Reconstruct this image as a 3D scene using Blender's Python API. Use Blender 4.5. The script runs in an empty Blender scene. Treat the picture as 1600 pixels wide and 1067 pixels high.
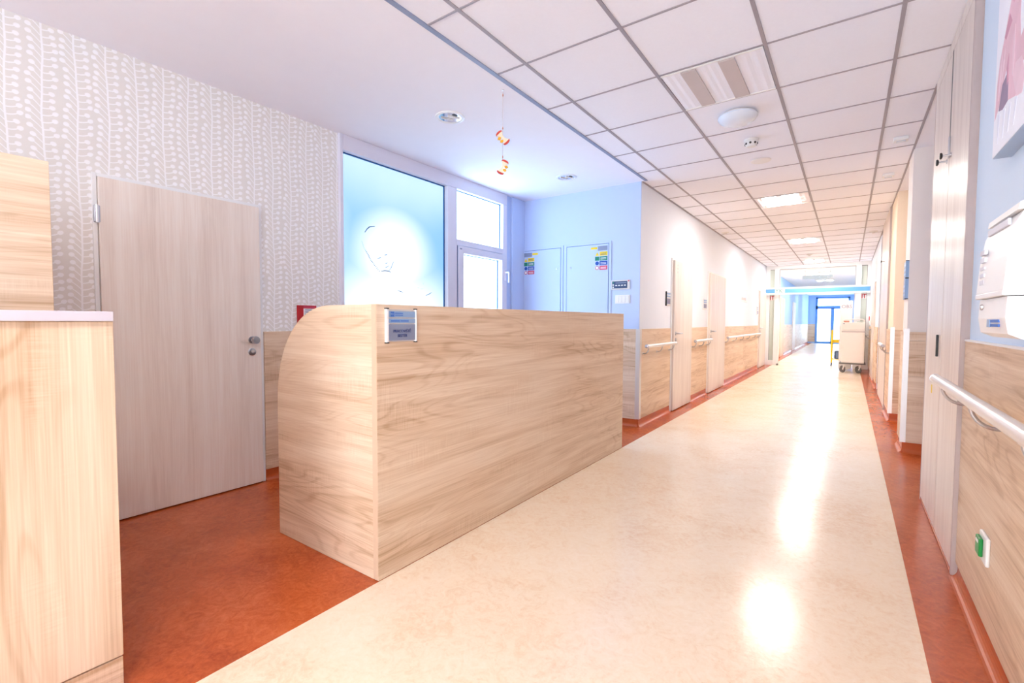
import bpy, bmesh, math, random
from mathutils import Vector, Matrix
random.seed(4)
S = bpy.context.scene
COL = S.collection
PI = math.pi

# ------------------------------------------------------------------ camera
FPX, YAW, PITCH, ROLL, CAMH = 735.9, 0.6201, -0.0429, 0.0041, 1.182
def cam_axes():
    f = Vector((-math.sin(YAW)*math.cos(PITCH), math.cos(YAW)*math.cos(PITCH), math.sin(PITCH)))
    r = Vector((math.cos(YAW), math.sin(YAW), 0)); u = r.cross(f)
    return r*math.cos(ROLL)+u*math.sin(ROLL), u*math.cos(ROLL)-r*math.sin(ROLL), f
cd = bpy.data.cameras.new('camera'); cam = bpy.data.objects.new('camera', cd); COL.objects.link(cam)
cd.sensor_fit = 'HORIZONTAL'; cd.sensor_width = 36.0; cd.lens = FPX/1600*36.0
cd.clip_start = 0.02; cd.clip_end = 200
_r, _u, _f = cam_axes()
m3 = Matrix((_r, _u, -_f)).transposed()
cam.matrix_world = Matrix.Translation((0, 0, CAMH)) @ m3.to_4x4()
S.camera = cam

# ------------------------------------------------------------------ world, light levels, exposure
W = bpy.data.worlds.new('daylight'); S.world = W; W.use_nodes = True
W.node_tree.nodes['Background'].inputs[0].default_value = (0.62, 0.78, 1.0, 1)
W.node_tree.nodes['Background'].inputs[1].default_value = 1.0
LAMP = 27.0          # emission of the lit ceiling lamps
LAMP_COL = (1.0, 0.94, 0.87)
LAMP_NEAR = 20.0
PANE = 2.5           # daylight through the frosted window panes
END_PANE = 2.0
REAR_FILL = 3.6     # added fill light: unseen glowing doors behind the viewer
S.view_settings.view_transform = 'Standard'; S.view_settings.look = 'None'
S.view_settings.exposure = 1.74; S.view_settings.gamma = 1.0
S.view_settings.use_curve_mapping = False
S.cycles.use_denoising = True
S.cycles.max_bounces = 10; S.cycles.diffuse_bounces = 6; S.cycles.glossy_bounces = 4
S.cycles.sample_clamp_indirect = 8.0

# ------------------------------------------------------------------ material helpers
def lin(c):
    o = []
    for v in c[:3]:
        v /= 255.0
        o.append(v/12.92 if v <= 0.04045 else ((v+0.055)/1.055)**2.4)
    return (o[0], o[1], o[2], 1.0)
class NX:
    """tiny expression builder over Math nodes"""
    nt = None
    def __init__(s, sock): s.s = sock
    @staticmethod
    def op(o, *a, clamp=False):
        n = NX.nt.nodes.new('ShaderNodeMath'); n.operation = o; n.use_clamp = clamp
        for i, v in enumerate(a):
            if isinstance(v, NX): NX.nt.links.new(v.s, n.inputs[i])
            else: n.inputs[i].default_value = float(v)
        return NX(n.outputs[0])
    def __add__(s, b): return NX.op('ADD', s, b)
    __radd__ = __add__
    def __sub__(s, b): return NX.op('SUBTRACT', s, b)
    def __rsub__(s, b): return NX.op('SUBTRACT', b, s)
    def __mul__(s, b): return NX.op('MULTIPLY', s, b)
    __rmul__ = __mul__
    def __truediv__(s, b): return NX.op('DIVIDE', s, b)
def nmax(a, b): return NX.op('MAXIMUM', a, b)
def nmin(a, b): return NX.op('MINIMUM', a, b)
def nabs(a): return NX.op('ABSOLUTE', a)
def nfloor(a): return NX.op('FLOOR', a)
def nsin(a): return NX.op('SINE', a)
def nsqrt(a): return NX.op('SQRT', a)
def sstep(x, a, b):      # 1 below a, 0 above b
    n = NX.nt.nodes.new('ShaderNodeMapRange'); n.interpolation_type = 'SMOOTHSTEP'
    NX.nt.links.new(x.s, n.inputs[0]); n.inputs[1].default_value = a; n.inputs[2].default_value = b
    n.inputs[3].default_value = 1; n.inputs[4].default_value = 0
    return NX(n.outputs[0])
def new_mat(name):
    m = bpy.data.materials.new(name); m.use_nodes = True
    nt = m.node_tree; NX.nt = nt
    return m, nt, nt.nodes['Principled BSDF']
def coords(nt, kind='Object'):
    return nt.nodes.new('ShaderNodeTexCoord').outputs[kind]
def noise(nt, vec, scale, detail=3, rough=0.5, dist=0.0):
    n = nt.nodes.new('ShaderNodeTexNoise'); n.inputs['Scale'].default_value = scale
    n.inputs['Detail'].default_value = detail; n.inputs['Roughness'].default_value = rough
    n.inputs['Distortion'].default_value = dist
    if vec is not None: nt.links.new(vec, n.inputs['Vector'])
    return n.outputs[0]
def mapping(nt, vec, scale=(1, 1, 1), loc=(0, 0, 0)):
    n = nt.nodes.new('ShaderNodeMapping'); nt.links.new(vec, n.inputs[0])
    n.inputs['Location'].default_value = loc; n.inputs['Scale'].default_value = scale
    return n.outputs[0]
def ramp(nt, fac, stops):
    n = nt.nodes.new('ShaderNodeValToRGB'); nt.links.new(fac, n.inputs[0])
    e = n.color_ramp.elements
    while len(e) > 1: e.remove(e[-1])
    e[0].position = stops[0][0]; e[0].color = lin(stops[0][1])
    for p, c in stops[1:]:
        k = e.new(p); k.color = lin(c)
    return n.outputs[0]
def mixc(nt, fac, a, b, blend='MIX'):
    n = nt.nodes.new('ShaderNodeMix'); n.data_type = 'RGBA'; n.blend_type = blend
    for v, i in ((fac, 0), (a, 6), (b, 7)):
        if isinstance(v, NX): v = v.s
        if isinstance(v, bpy.types.NodeSocket): nt.links.new(v, n.inputs[i])
        elif i == 0: n.inputs[0].default_value = v
        else: n.inputs[i].default_value = v
    return n.outputs[2]
def bump(nt, bsdf, h, strength, dist=0.01):
    b = nt.nodes.new('ShaderNodeBump'); b.inputs['Strength'].default_value = strength
    b.inputs['Distance'].default_value = dist
    nt.links.new(h.s if isinstance(h, NX) else h, b.inputs['Height']); nt.links.new(b.outputs[0], bsdf.inputs['Normal'])
def plain(name, rgb, rough=0.5, metal=0.0, var=0.03, spec=0.5, nscale=9.0):
    m, nt, b = new_mat(name)
    c = lin(rgb); n = noise(nt, coords(nt), nscale, 3)
    lo = tuple(max(0, v*(1-var)) for v in c[:3])+(1,); hi = tuple(min(1, v*(1+var)) for v in c[:3])+(1,)
    nt.links.new(mixc(nt, n, lo, hi), b.inputs['Base Color'])
    b.inputs['Roughness'].default_value = rough; b.inputs['Metallic'].default_value = metal
    b.inputs['Specular IOR Level'].default_value = spec
    return m
def emit(name, rgb, strength):
    m, nt, b = new_mat(name)
    c = rgb if len(rgb) == 4 else (*rgb, 1)
    b.inputs['Base Color'].default_value = (0.8, 0.8, 0.8, 1)
    b.inputs['Emission Color'].default_value = c; b.inputs['Emission Strength'].default_value = strength
    return m
def wood(name, axis, light, mid, dark, rough=0.45, ring=0.35, cross=0.06, band=1.0):
    """oak laminate, grain along axis (0 x, 1 y, 2 z)"""
    m, nt, b = new_mat(name)
    oc = coords(nt)
    info = nt.nodes.new('ShaderNodeObjectInfo')
    off = nt.nodes.new('ShaderNodeVectorMath'); off.operation = 'SCALE'
    comb = nt.nodes.new('ShaderNodeCombineXYZ')
    for i in range(3): nt.links.new(info.outputs['Random'], comb.inputs[i])
    nt.links.new(comb.outputs[0], off.inputs[0]); off.inputs['Scale'].default_value = 7.3
    add = nt.nodes.new('ShaderNodeVectorMath'); add.operation = 'ADD'
    nt.links.new(oc, add.inputs[0]); nt.links.new(off.outputs[0], add.inputs[1])
    v = add.outputs[0]
    def sc(a, o):
        s = [o, o, o]; s[axis] = a; return tuple(s)
    n1 = NX(noise(nt, mapping(nt, v, sc(0.75*band, 15*band)), 1.0, 4, 0.6, 0.7))
    broad = NX(noise(nt, mapping(nt, v, sc(0.55, 3.2)), 1.0, 2, 0.5, 0.3))
    n2 = NX(noise(nt, mapping(nt, v, sc(0.6, 4.6)), 1.0, 2, 0.45, 0.35))*17.0
    ln = sstep(nabs(n2-nfloor(n2)-0.5), 0.03, 0.24)
    fine = NX(noise(nt, mapping(nt, v, sc(3.0, 170.0)), 1.0, 2))
    tick = NX(noise(nt, mapping(nt, v, sc(210.0, 12.0)), 1.0, 1))
    tmask = 1.0-sstep(NX(noise(nt, mapping(nt, v, sc(2.6, 6.0)), 1.0, 2)), 0.50, 0.62)
    fac = (n1-0.5)*0.75+(broad-0.5)*0.45+ln*(0.13*ring/0.35)*(1.0-sstep(broad, 0.40, 0.60))+(fine-0.5)*0.42+(tick-0.5)*tmask*cross*4.0+0.46
    col = ramp(nt, fac.s, [(0.28, light), (0.5, mid), (0.76, dark)])
    nt.links.new(col, b.inputs['Base Color'])
    b.inputs['Roughness'].default_value = rough; b.inputs['Specular IOR Level'].default_value = 0.35
    bump(nt, b, fine+tick*tmask*0.5, 0.06, 0.004)
    return m
def lino(name, c1, c2, c3, rough):
    m, nt, b = new_mat(name)
    oc = coords(nt)
    geo = nt.nodes.new('ShaderNodeNewGeometry').outputs['Position']
    big = NX(noise(nt, geo, 1.6, 4, 0.6, 0.6)); med = NX(noise(nt, geo, 14, 5, 0.62, 2.2)); fine = NX(noise(nt, geo, 75, 3, 0.6, 1.0))
    fac = big*0.42+med*0.4+fine*0.22-0.02
    nt.links.new(ramp(nt, fac.s, [(0.36, c3), (0.5, c2), (0.64, c1)]), b.inputs['Base Color'])
    b.inputs['Roughness'].default_value = rough
    nt.links.new((med*0.08+(rough-0.04)).s, b.inputs['Roughness'])
    bump(nt, b, NX(noise(nt, geo, 26, 3, 0.5, 1.2))+fine*0.3, 0.10, 0.004)
    return m

M = {}
OAK = ((236, 213, 188), (221, 192, 163), (192, 156, 123))
M['oak_y'] = wood('oak_laminate_grain_along_corridor', 1, *OAK)
M['oak_x'] = wood('oak_laminate_grain_across_corridor', 0, *OAK)
M['oak_z'] = wood('oak_laminate_vertical_grain', 2, *OAK, band=0.8)
M['door_z'] = wood('door_laminate_vertical_grain', 2, (243, 234, 225), (236, 223, 212), (222, 206, 194), 0.42, ring=0.1, cross=0.0)
M['closet_z'] = wood('closet_laminate_vertical_grain', 2, (234, 223, 213), (221, 207, 197), (201, 185, 175), 0.3, ring=0.08, cross=0.0)
M['edge'] = plain('oak_edge_band', (214, 184, 156), 0.45, var=0.06, nscale=30)
M['cream'] = lino('cream_marbled_linoleum', (248, 232, 210), (244, 224, 197), (236, 205, 171), 0.19)
M['orange'] = lino('orange_marbled_linoleum', (208, 106, 52), (188, 86, 37), (158, 64, 25), 0.22)
M['cove'] = plain('orange_linoleum_cove', (192, 92, 46), 0.25, var=0.08, nscale=25)
M['white_wall'] = plain('white_wall_paint', (232, 237, 247), 0.7, var=0.012)
M['blue_wall'] = plain('light_blue_wall_paint', (192, 208, 240), 0.7, var=0.012)
M['pier_paint'] = plain('warm_grey_wall_paint', (240, 231, 225), 0.7, var=0.012)
M['closet_edge'] = plain('closet_edge_band', (184, 168, 164), 0.45, var=0.05, nscale=30)
M['deep_blue'] = plain('sky_blue_wall_paint', (178, 210, 246), 0.7, var=0.012)
M['pale_blue'] = plain('pale_blue_wall_paint', (214, 231, 248), 0.7, var=0.012)
M['warm_lit_wall'] = plain('wall_paint_with_warm_light', (246, 228, 204), 0.7, var=0.012)  # warm light on the recess pier put into its wall colour
M['plaster'] = plain('ceiling_plaster', (245, 245, 253), 0.8, var=0.012)
M['tile'] = plain('ceiling_tile_white', (243, 244, 253), 0.8, var=0.02, nscale=60)
M['tbar'] = plain('ceiling_rail_grey', (160, 154, 162), 0.5)
M['edgebar'] = plain('ceiling_edge_trim_blue_grey', (140, 152, 182), 0.5)
M['pvc'] = plain('white_pvc', (226, 224, 236), 0.35, var=0.01)
M['white'] = plain('white_lacquer', (238, 238, 238), 0.35, var=0.01)
M['white_matt'] = plain('white_plastic_matt', (236, 234, 232), 0.5, var=0.01)
M['grey_top'] = plain('grey_lavender_worktop', (206, 198, 208), 0.4)
M['steel'] = plain('brushed_steel', (188, 188, 194), 0.28, 1.0)
M['satin'] = plain('satin_aluminium', (226, 222, 219), 0.34, 0.6)
M['chrome'] = plain('polished_reflector', (225, 222, 220), 0.08, 1.0, 0.0)
M['dark'] = plain('dark_gap', (40, 36, 38), 0.6)
M['pane_edge_strip'] = plain('dark_blue_reveal_shade', (20, 92, 152), 0.5)  # shade of the window reveals put into a colour
M['bluegap'] = plain('blue_grey_gap', (84, 110, 160), 0.6)
M['greyplate'] = plain('grey_sign_plate', (140, 148, 172), 0.4, 0.2)
M['bluestrip'] = plain('blue_grey_sign_strip', (142, 170, 206), 0.4, 0.1)
M['navy'] = plain('navy_print', (36, 56, 120), 0.5)
M['midblue'] = plain('mid_blue_print', (60, 110, 190), 0.5)
M['black'] = plain('black_plastic', (22, 22, 24), 0.35)
M['red'] = plain('red_lacquer', (190, 24, 36), 0.4)
M['pinkred'] = plain('pink_red_sticker', (206, 60, 92), 0.5)
M['yellow'] = plain('yellow_sticker', (240, 206, 30), 0.5)
M['green'] = plain('green_plastic', (20, 140, 60), 0.35)
M['teal'] = plain('teal_green_sticker', (20, 128, 104), 0.5)
M['blue'] = plain('blue_sticker', (16, 76, 168), 0.5)
M['signblue'] = plain('sky_blue_stripe', (96, 160, 232), 0.5)
M['screen'] = plain('slate_blue_display', (70, 88, 120), 0.25)
M['rubber'] = plain('grey_rubber', (120, 116, 114), 0.6)
M['doorblue'] = plain('blue_door_frame_paint', (96, 150, 214), 0.4)
M['apple_red'] = plain('red_felt', (206, 70, 56), 0.8)
M['apple_white'] = plain('cream_felt', (244, 234, 206), 0.8)
M['apple_yel'] = plain('amber_felt', (240, 178, 50), 0.8)
M['thread'] = plain('fine_thread', (196, 176, 170), 0.8)
M['bead'] = plain('copper_bead', (196, 130, 104), 0.5)
M['canvas'] = plain('canvas_print_white', (238, 241, 252), 0.7, var=0.05, nscale=5)
M['canvas_edge'] = plain('canvas_print_edge', (176, 196, 222), 0.7)
M['canvas_fold'] = plain('print_cloth_fold', (229, 233, 247), 0.7)
M['skin'] = plain('print_pink_skin', (226, 190, 204), 0.7, var=0.16, nscale=7)
M['skin_dark'] = plain('print_rose_crease', (204, 152, 174), 0.7, var=0.1)
M['skin_light'] = plain('print_pale_pink_skin', (232, 204, 216), 0.7, var=0.1)
M['print_grey'] = plain('print_mauve_shade', (150, 132, 158), 0.7, var=0.2)
M['cupboard_white'] = plain('warm_white_cart_panel', (244, 239, 234), 0.4, var=0.015)
M['lit'] = emit('lit_lamp_diffuser', LAMP_COL, LAMP)
M['lit_near'] = emit('lit_lamp_diffuser_near', LAMP_COL, LAMP_NEAR)
M['cover'] = plain('perforated_lamp_cover', (200, 190, 190), 0.45)
M['cool'] = emit('cool_lamp_diffuser', (0.80, 0.9, 1.0), 18.0)
M['lit_far'] = emit('lit_lamp_diffuser_beyond_partition', LAMP_COL, 48.0)
M['soft_grey'] = plain('soft_grey_print', (216, 217, 228), 0.5)
M['opal'] = plain('opal_glass', (226, 234, 246), 0.25)

def wallpaper():
    m, nt, b = new_mat('vine_wallpaper')
    geo = nt.nodes.new('ShaderNodeNewGeometry').outputs['Position']
    sep = nt.nodes.new('ShaderNodeSeparateXYZ'); nt.links.new(geo, sep.inputs[0])
    y, z = NX(sep.outputs[1]), NX(sep.outputs[2])
    P, V = 0.1345, 0.0368
    cu = (y-0.619)/P+0.5
    cid = nfloor(cu)
    def rnd(a, c_, k):
        n = nt.nodes.new('ShaderNodeTexWhiteNoise'); n.noise_dimensions = '2D'
        cb = nt.nodes.new('ShaderNodeCombineXYZ')
        NX.nt.links.new((a+k).s, cb.inputs[0]); NX.nt.links.new((c_+k*2.7).s, cb.inputs[1])
        nt.links.new(cb.outputs[0], n.inputs['Vector']); return NX(n.outputs['Value'])
    ph = rnd(cid, cid, 3.0)
    u = (cu-cid-0.5)*P + nsin(z*9.0+ph*6.28)*0.005 + nsin(z*31.0+ph*20.0)*0.0012
    zz = z + ph*0.5
    stem = sstep(nabs(u), 0.0032, 0.0052)
    out = stem
    for sgn, slope, bu in ((-1.0, 1.25, 0.046), (1.0, 0.28, 0.046)):
        au = u*sgn                      # distance to that side
        if sgn > 0: vs = zz - au*au*7.0
        else: vs = zz - au*slope + au*au*6.0
        k = nfloor(vs/V)
        d = vs-(k+0.5)*V                # across the branch
        j = rnd(k, cid, 11.0 if sgn > 0 else 29.0)
        bc = (j-0.5)*0.018+bu
        seg = sstep(nabs(d), 0.0022, 0.0042)*sstep(nabs(au-bc*0.5)-bc*0.5, 0.0, 0.002)
        du = (au-bc)*0.92
        dv = d + (du*(2*7.0*0.046) if sgn > 0 else du*(slope-2*6.0*0.046))*1.0
        ball = sstep(nsqrt(du*du+dv*dv), 0.0102, 0.0130)
        out = nmax(out, nmax(seg, ball))
    col = mixc(nt, out, lin((231, 227, 222)), lin((250, 249, 250)))
    nt.links.new(col, b.inputs['Base Color'])
    b.inputs['Roughness'].default_value = 0.65
    return m
M['wallpaper'] = wallpaper()

def film(name, glow):
    """daylit frosted glass: printed film, blue gradient with a white middle, or plain white"""
    m, nt, b = new_mat(name)
    geo = nt.nodes.new('ShaderNodeNewGeometry').outputs['Position']
    sep = nt.nodes.new('ShaderNodeSeparateXYZ'); nt.links.new(geo, sep.inputs[0])
    y, z = NX(sep.outputs[1]), NX(sep.outputs[2])
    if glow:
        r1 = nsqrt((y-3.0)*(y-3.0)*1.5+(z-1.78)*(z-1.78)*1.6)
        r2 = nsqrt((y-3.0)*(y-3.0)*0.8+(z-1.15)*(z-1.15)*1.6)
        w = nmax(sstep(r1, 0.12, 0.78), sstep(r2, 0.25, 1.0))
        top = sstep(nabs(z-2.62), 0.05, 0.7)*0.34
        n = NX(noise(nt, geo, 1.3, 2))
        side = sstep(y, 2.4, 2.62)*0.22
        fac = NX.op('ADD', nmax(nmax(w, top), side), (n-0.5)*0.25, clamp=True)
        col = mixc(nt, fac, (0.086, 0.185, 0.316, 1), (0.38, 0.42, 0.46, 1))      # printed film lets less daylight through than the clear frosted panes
    else:
        n = NX(noise(nt, geo, 1.1, 2))
        col = mixc(nt, n, (0.42, 0.66, 1.0, 1), (0.50, 0.74, 1.0, 1))
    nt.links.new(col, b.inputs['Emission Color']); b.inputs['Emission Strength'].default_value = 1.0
    b.inputs['Base Color'].default_value = (0.05, 0.06, 0.07, 1); b.inputs['Roughness'].default_value = 0.35
    return m, b
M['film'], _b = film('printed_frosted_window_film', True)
M['frost'], _b = film('plain_frosted_window_glass', False); _b.inputs['Emission Strength'].default_value = PANE
M['rear_fill'] = emit('rear_fill_light_glass', (0.80, 0.90, 1.0), REAR_FILL)  # glow added to brighten the foreground from behind the viewer
M['endglass'] = emit('daylit_frosted_end_door_glass', (0.62, 0.82, 1.0), END_PANE)
def glass():
    m, nt, b = new_mat('clear_partition_glass')
    b.inputs['Base Color'].default_value = (0.86, 0.93, 0.92, 1); b.inputs['Roughness'].default_value = 0.02
    b.inputs['Transmission Weight'].default_value = 1.0; b.inputs['IOR'].default_value = 1.05
    return m
M['glass'] = glass()
M['sideglass'] = plain('grey_green_frosted_sidelight', (196, 204, 194), 0.3)

# ------------------------------------------------------------------ mesh helpers
class MB:
    def __init__(s): s.bm = bmesh.new()
    def box(s, x0, x1, y0, y1, z0, z1, bev=0.0):
        x0, x1 = sorted((x0, x1)); y0, y1 = sorted((y0, y1)); z0, z1 = sorted((z0, z1))
        g = bmesh.ops.create_cube(s.bm, size=1)
        bmesh.ops.scale(s.bm, vec=(x1-x0, y1-y0, z1-z0), verts=g['verts'])
        bmesh.ops.translate(s.bm, vec=((x0+x1)/2, (y0+y1)/2, (z0+z1)/2), verts=g['verts'])
        if bev:
            es = list({e for v in g['verts'] for e in v.link_edges})
            bmesh.ops.bevel(s.bm, geom=es, offset=bev, segments=2, affect='EDGES', profile=0.5)
        return s
    def tube(s, pts, r, seg=10, caps=True):
        pts = [Vector(p) for p in pts]; n = len(pts)
        rs = r if isinstance(r, (list, tuple)) else [r]*n
        rings = []
        t0 = (pts[1]-pts[0]).normalized()
        a = Vector((0, 0, 1)) if abs(t0.z) < 0.9 else Vector((1, 0, 0))
        nrm = t0.cross(a).normalized()
        for i, p in enumerate(pts):
            t = (pts[min(i+1, n-1)]-pts[max(i-1, 0)]).normalized()
            nrm = (nrm-t*nrm.dot(t)).normalized(); bn = t.cross(nrm)
            rings.append([s.bm.verts.new(p+rs[i]*(math.cos(2*PI*k/seg)*nrm+math.sin(2*PI*k/seg)*bn)) for k in range(seg)])
        for i in range(n-1):
            for k in range(seg):
                s.bm.faces.new((rings[i][k], rings[i][(k+1) % seg], rings[i+1][(k+1) % seg], rings[i+1][k]))
        if caps:
            s.bm.faces.new(rings[0][::-1]); s.bm.faces.new(rings[-1])
        return s
    def lathe(s, prof, c, axis=(0, 0, 1), seg=28):
        """prof: (radius, height along axis)"""
        ax = Vector(axis).normalized(); c = Vector(c)
        a = Vector((1, 0, 0)) if abs(ax.x) < 0.9 else Vector((0, 1, 0))
        u = ax.cross(a).normalized(); v = ax.cross(u)
        rings = []
        for r, h in prof:
            if r < 1e-6: rings.append([s.bm.verts.new(c+ax*h)])
            else: rings.append([s.bm.verts.new(c+ax*h+r*(math.cos(2*PI*k/seg)*u+math.sin(2*PI*k/seg)*v)) for k in range(seg)])
        for A, B in zip(rings, rings[1:]):
            for k in range(seg):
                k2 = (k+1) % seg
                if len(A) == 1 and len(B) == 1: continue
                if len(A) == 1: f = (A[0], B[k2], B[k])
                elif len(B) == 1: f = (A[k], A[k2], B[0])
                else: f = (A[k], A[k2], B[k2], B[k])
                s.bm.faces.new(f)
        for R in (rings[0], rings[-1]):
            if len(R) > 1:
                try: s.bm.faces.new(R)
                except ValueError: pass
        return s
    def prism(s, poly, fn, d0, d1):
        """poly: 2-D points; fn(a, b, d) -> point"""
        A = [s.bm.verts.new(fn(a, b, d0)) for a, b in poly]; B = [s.bm.verts.new(fn(a, b, d1)) for a, b in poly]
        n = len(poly)
        s.bm.faces.new(A); s.bm.faces.new(B[::-1])
        for i in range(n):
            s.bm.faces.new((A[i], B[i], B[(i+1) % n], A[(i+1) % n]))
        return s
    def build(s, name, mat, parent=None, smooth=False):
        bmesh.ops.recalc_face_normals(s.bm, faces=s.bm.faces)
        vs = [v.co for v in s.bm.verts]
        lo = Vector([min(v[i] for v in vs) for i in range(3)]); hi = Vector([max(v[i] for v in vs) for i in range(3)])
        c = (lo+hi)/2
        bmesh.ops.translate(s.bm, vec=-c, verts=s.bm.verts)
        me = bpy.data.meshes.new(name); s.bm.to_mesh(me); s.bm.free()
        if smooth:
            for p in me.polygons: p.use_smooth = True
            try: me.set_sharp_from_angle(angle=math.radians(35))
            except Exception: pass
        me.materials.append(M[mat] if isinstance(mat, str) else mat)
        o = bpy.data.objects.new(name, me); COL.objects.link(o)
        o.location = c
        if parent is not None: attach(o, parent, c)
        return o
WORLD = {}
def wpos(o): return WORLD.get(o.name, Vector(o.location))
def attach(o, parent, c):
    o.parent = parent; o.location = Vector(c)-wpos(parent); WORLD[o.name] = Vector(c)
def tag(o, label=None, cat=None, group=None, kind=None):
    if label: o['label'] = label
    if cat: o['category'] = cat
    if group: o['group'] = group
    if kind: o['kind'] = kind
    return o
def thing(name, label, cat, loc, group=None, kind=None):
    o = bpy.data.objects.new(name, None); COL.objects.link(o); o.empty_display_size = 0.1
    o.location = loc; WORLD[o.name] = Vector(loc)
    return tag(o, label, cat, group, kind)
def top(mb, name, mat, label, cat, group=None, kind=None, smooth=False):
    o = mb.build(name, mat, None, smooth); WORLD[o.name] = Vector(o.location)
    return tag(o, label, cat, group, kind)
def bx(*a, bev=0.0): return MB().box(*a, bev=bev)
def text(name, s, size, org, right, up, mat, parent, depth=0.0008, align='CENTER'):
    cu = bpy.data.curves.new(name, 'FONT'); cu.body = s; cu.size = size; cu.align_x = align; cu.align_y = 'CENTER'
    cu.extrude = depth; cu.resolution_u = 2
    t = bpy.data.objects.new('tmp_text', cu); COL.objects.link(t)
    bpy.context.view_layer.update()
    me = bpy.data.meshes.new_from_object(t.evaluated_get(bpy.context.evaluated_depsgraph_get()))
    bpy.data.objects.remove(t)
    R, U = Vector(right), Vector(up); N = R.cross(U)
    me.transform(Matrix((R, U, N)).transposed().to_4x4())
    me.name = name; me.materials.clear(); me.materials.append(M[mat])
    o = bpy.data.objects.new(name, me); COL.objects.link(o); o.location = org
    attach(o, parent, org); return o

# ------------------------------------------------------------------ constants of the place (metres)
H = 2.727
XL, XC, XR = -3.475, -1.90, 0.45      # left room wall, corridor left wall, corridor right wall
YB = 5.10                             # blue wall
YP = 14.80                            # glass partition
YE = 32.0                             # far end doors
Y0 = -4.5                             # wall behind the camera
XD = -1.70                            # desk front = cream floor edge
XO = 0.255                            # right edge of the cream floor

# ------------------------------------------------------------------ floor
top(bx(XD, XO, Y0, YE, -0.05, 0.0), 'floor', 'cream', 'cream marbled linoleum strip running down the corridor', 'floor', kind='structure')
top(bx(XL-0.1, XD, Y0, YB, -0.05, 0.0), 'floor', 'orange', 'orange marbled linoleum behind the reception desk', 'floor', kind='structure')
top(bx(XC-0.15, XD, YB, YE, -0.05, 0.0), 'floor', 'orange', 'orange linoleum border along the white corridor wall', 'floor', kind='structure')
top(bx(XO, 1.45, Y0, YE, -0.05, 0.0), 'floor', 'orange', 'orange linoleum border along the right corridor wall', 'floor', kind='structure')

# ------------------------------------------------------------------ walls
wall_left = top(bx(XL-0.15, XL, Y0, 2.378, 0, H), 'wall_left', 'wallpaper', 'grey wall with white vine pattern wallpaper', 'wall', kind='structure')
wall_nook = top(bx(XL-0.15, XL, 4.711, YB, 0, H), 'wall_left', 'blue_wall', 'narrow light blue wall strip beside the window', 'wall', kind='structure')
bx(XL, XL+0.03, 4.83, YB, 0, H, bev=0.006).build('pilaster', 'blue_wall', wall_nook)
wall_far = top(bx(XL-0.15, XC-0.001, YB, YB+0.012, 0, H), 'wall_far', 'blue_wall', 'light blue wall with two access panels', 'wall', kind='structure')
wall_cor2 = top(bx(XC-0.15, XC, 18.2, YE, 0, H), 'wall_corridor', 'deep_blue', 'blue corridor wall beyond the partition on the left', 'wall', kind='structure')
wall_cor = top(bx(XC-0.15, XC, YB+0.012, 18.2, 0, H), 'wall_corridor', 'white_wall', 'long white corridor wall with oak wainscot and doors', 'wall', kind='structure')
top(bx(XL-0.15, 1.45, Y0-0.1, Y0, 0, H), 'wall_rear', 'white_wall', 'white wall closing the corridor behind the viewer', 'wall', kind='structure')
wall_right = top(bx(XR, XR+0.12, Y0, 2.95, 0, H), 'wall_right', 'pale_blue', 'pale blue wall above oak wainscot nearest the viewer', 'wall', kind='structure')
top(bx(1.35, 1.45, 2.95, YP, 0, H), 'wall_right', 'white_wall', 'white back wall of the doorway recesses', 'wall', kind='structure')
pier1 = top(bx(0.43, 1.35, 5.53, 5.92, 0, H), 'wall_right', 'pier_paint', 'narrow white wall pier with two door signs', 'wall', kind='structure')
pier2 = top(bx(0.43, 1.35, 7.2, 8.05, 0, H), 'wall_right', 'warm_lit_wall', 'wall pier tinted by painted warm light between recess and second closet', 'wall', kind='structure')
pier3 = top(bx(0.43, 1.35, 10.6, 18.2, 0, H), 'wall_right', 'white_wall', 'white right wall stretch leading to the glass partition', 'wall', kind='structure')
pier4 = top(bx(0.43, 1.35, 18.2, YE, 0, H), 'wall_right', 'deep_blue', 'blue corridor wall beyond the partition on the right', 'wall', kind='structure')

# oak wainscot, each sheet a part of its wall
def sheet(parent, mat, *b):
    return bx(*b, bev=0.0015).build('wainscot_panel', mat, parent)
sheet(wall_left, 'oak_y', XL, XL+0.018, 1.738, 2.378, 0.085, 1.10)
sheet(wall_far, 'oak_x', -2.20, XC-0.012, YB-0.016, YB, 0.085, 1.10)
for a, b in ((YB+0.02, 6.20), (7.16, 8.16), (9.43, 13.50), (YP+0.1, 18.2), (19.4, 22.5), (23.7, 31.8)):
    n = max(1, round((b-a)/2.1))
    for i in range(n):
        sheet(wall_cor if a < 18 else wall_cor2, 'oak_y', XC, XC+0.015, a+(b-a)*i/n+0.001, a+(b-a)*(i+1)/n-0.001, 0.09, 1.10)
for a, b in ((-1.6, 0.9), (0.902, 2.948)):
    sheet(wall_right, 'oak_y', XR-0.015, XR, a, b, 0.072, 1.10)
bx(XR-0.018, XR, -1.6, 2.946, 1.10, 1.108).build('wainscot_cap', 'white', wall_right)
for pier, ya, m_ in ((pier1, 5.53, 'oak_x'), (pier2, 7.2, 'oak_x')):
    for z0, z1 in ((0.10, 0.38), (0.382, 0.70), (0.702, 1.02), (1.022, 1.10)):
        sheet(pier, m_, 0.44, 1.34, ya-0.016, ya, z0, z1)
sheet(pier1, 'oak_y', 0.415, 0.43, 5.54, 5.915, 0.10, 1.10)
sheet(pier2, 'oak_y', 0.415, 0.43, 7.21, 8.045, 0.10, 1.10)
for a, b in ((10.61, 11.9), (13.2, 14.75), (YP+0.1, 18.19), (18.202, 25), (25.002, 31.8)):
    sheet(pier3 if a < 18.2 else pier4, 'oak_y', 0.415, 0.43, a, b, 0.10, 1.10)
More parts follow.
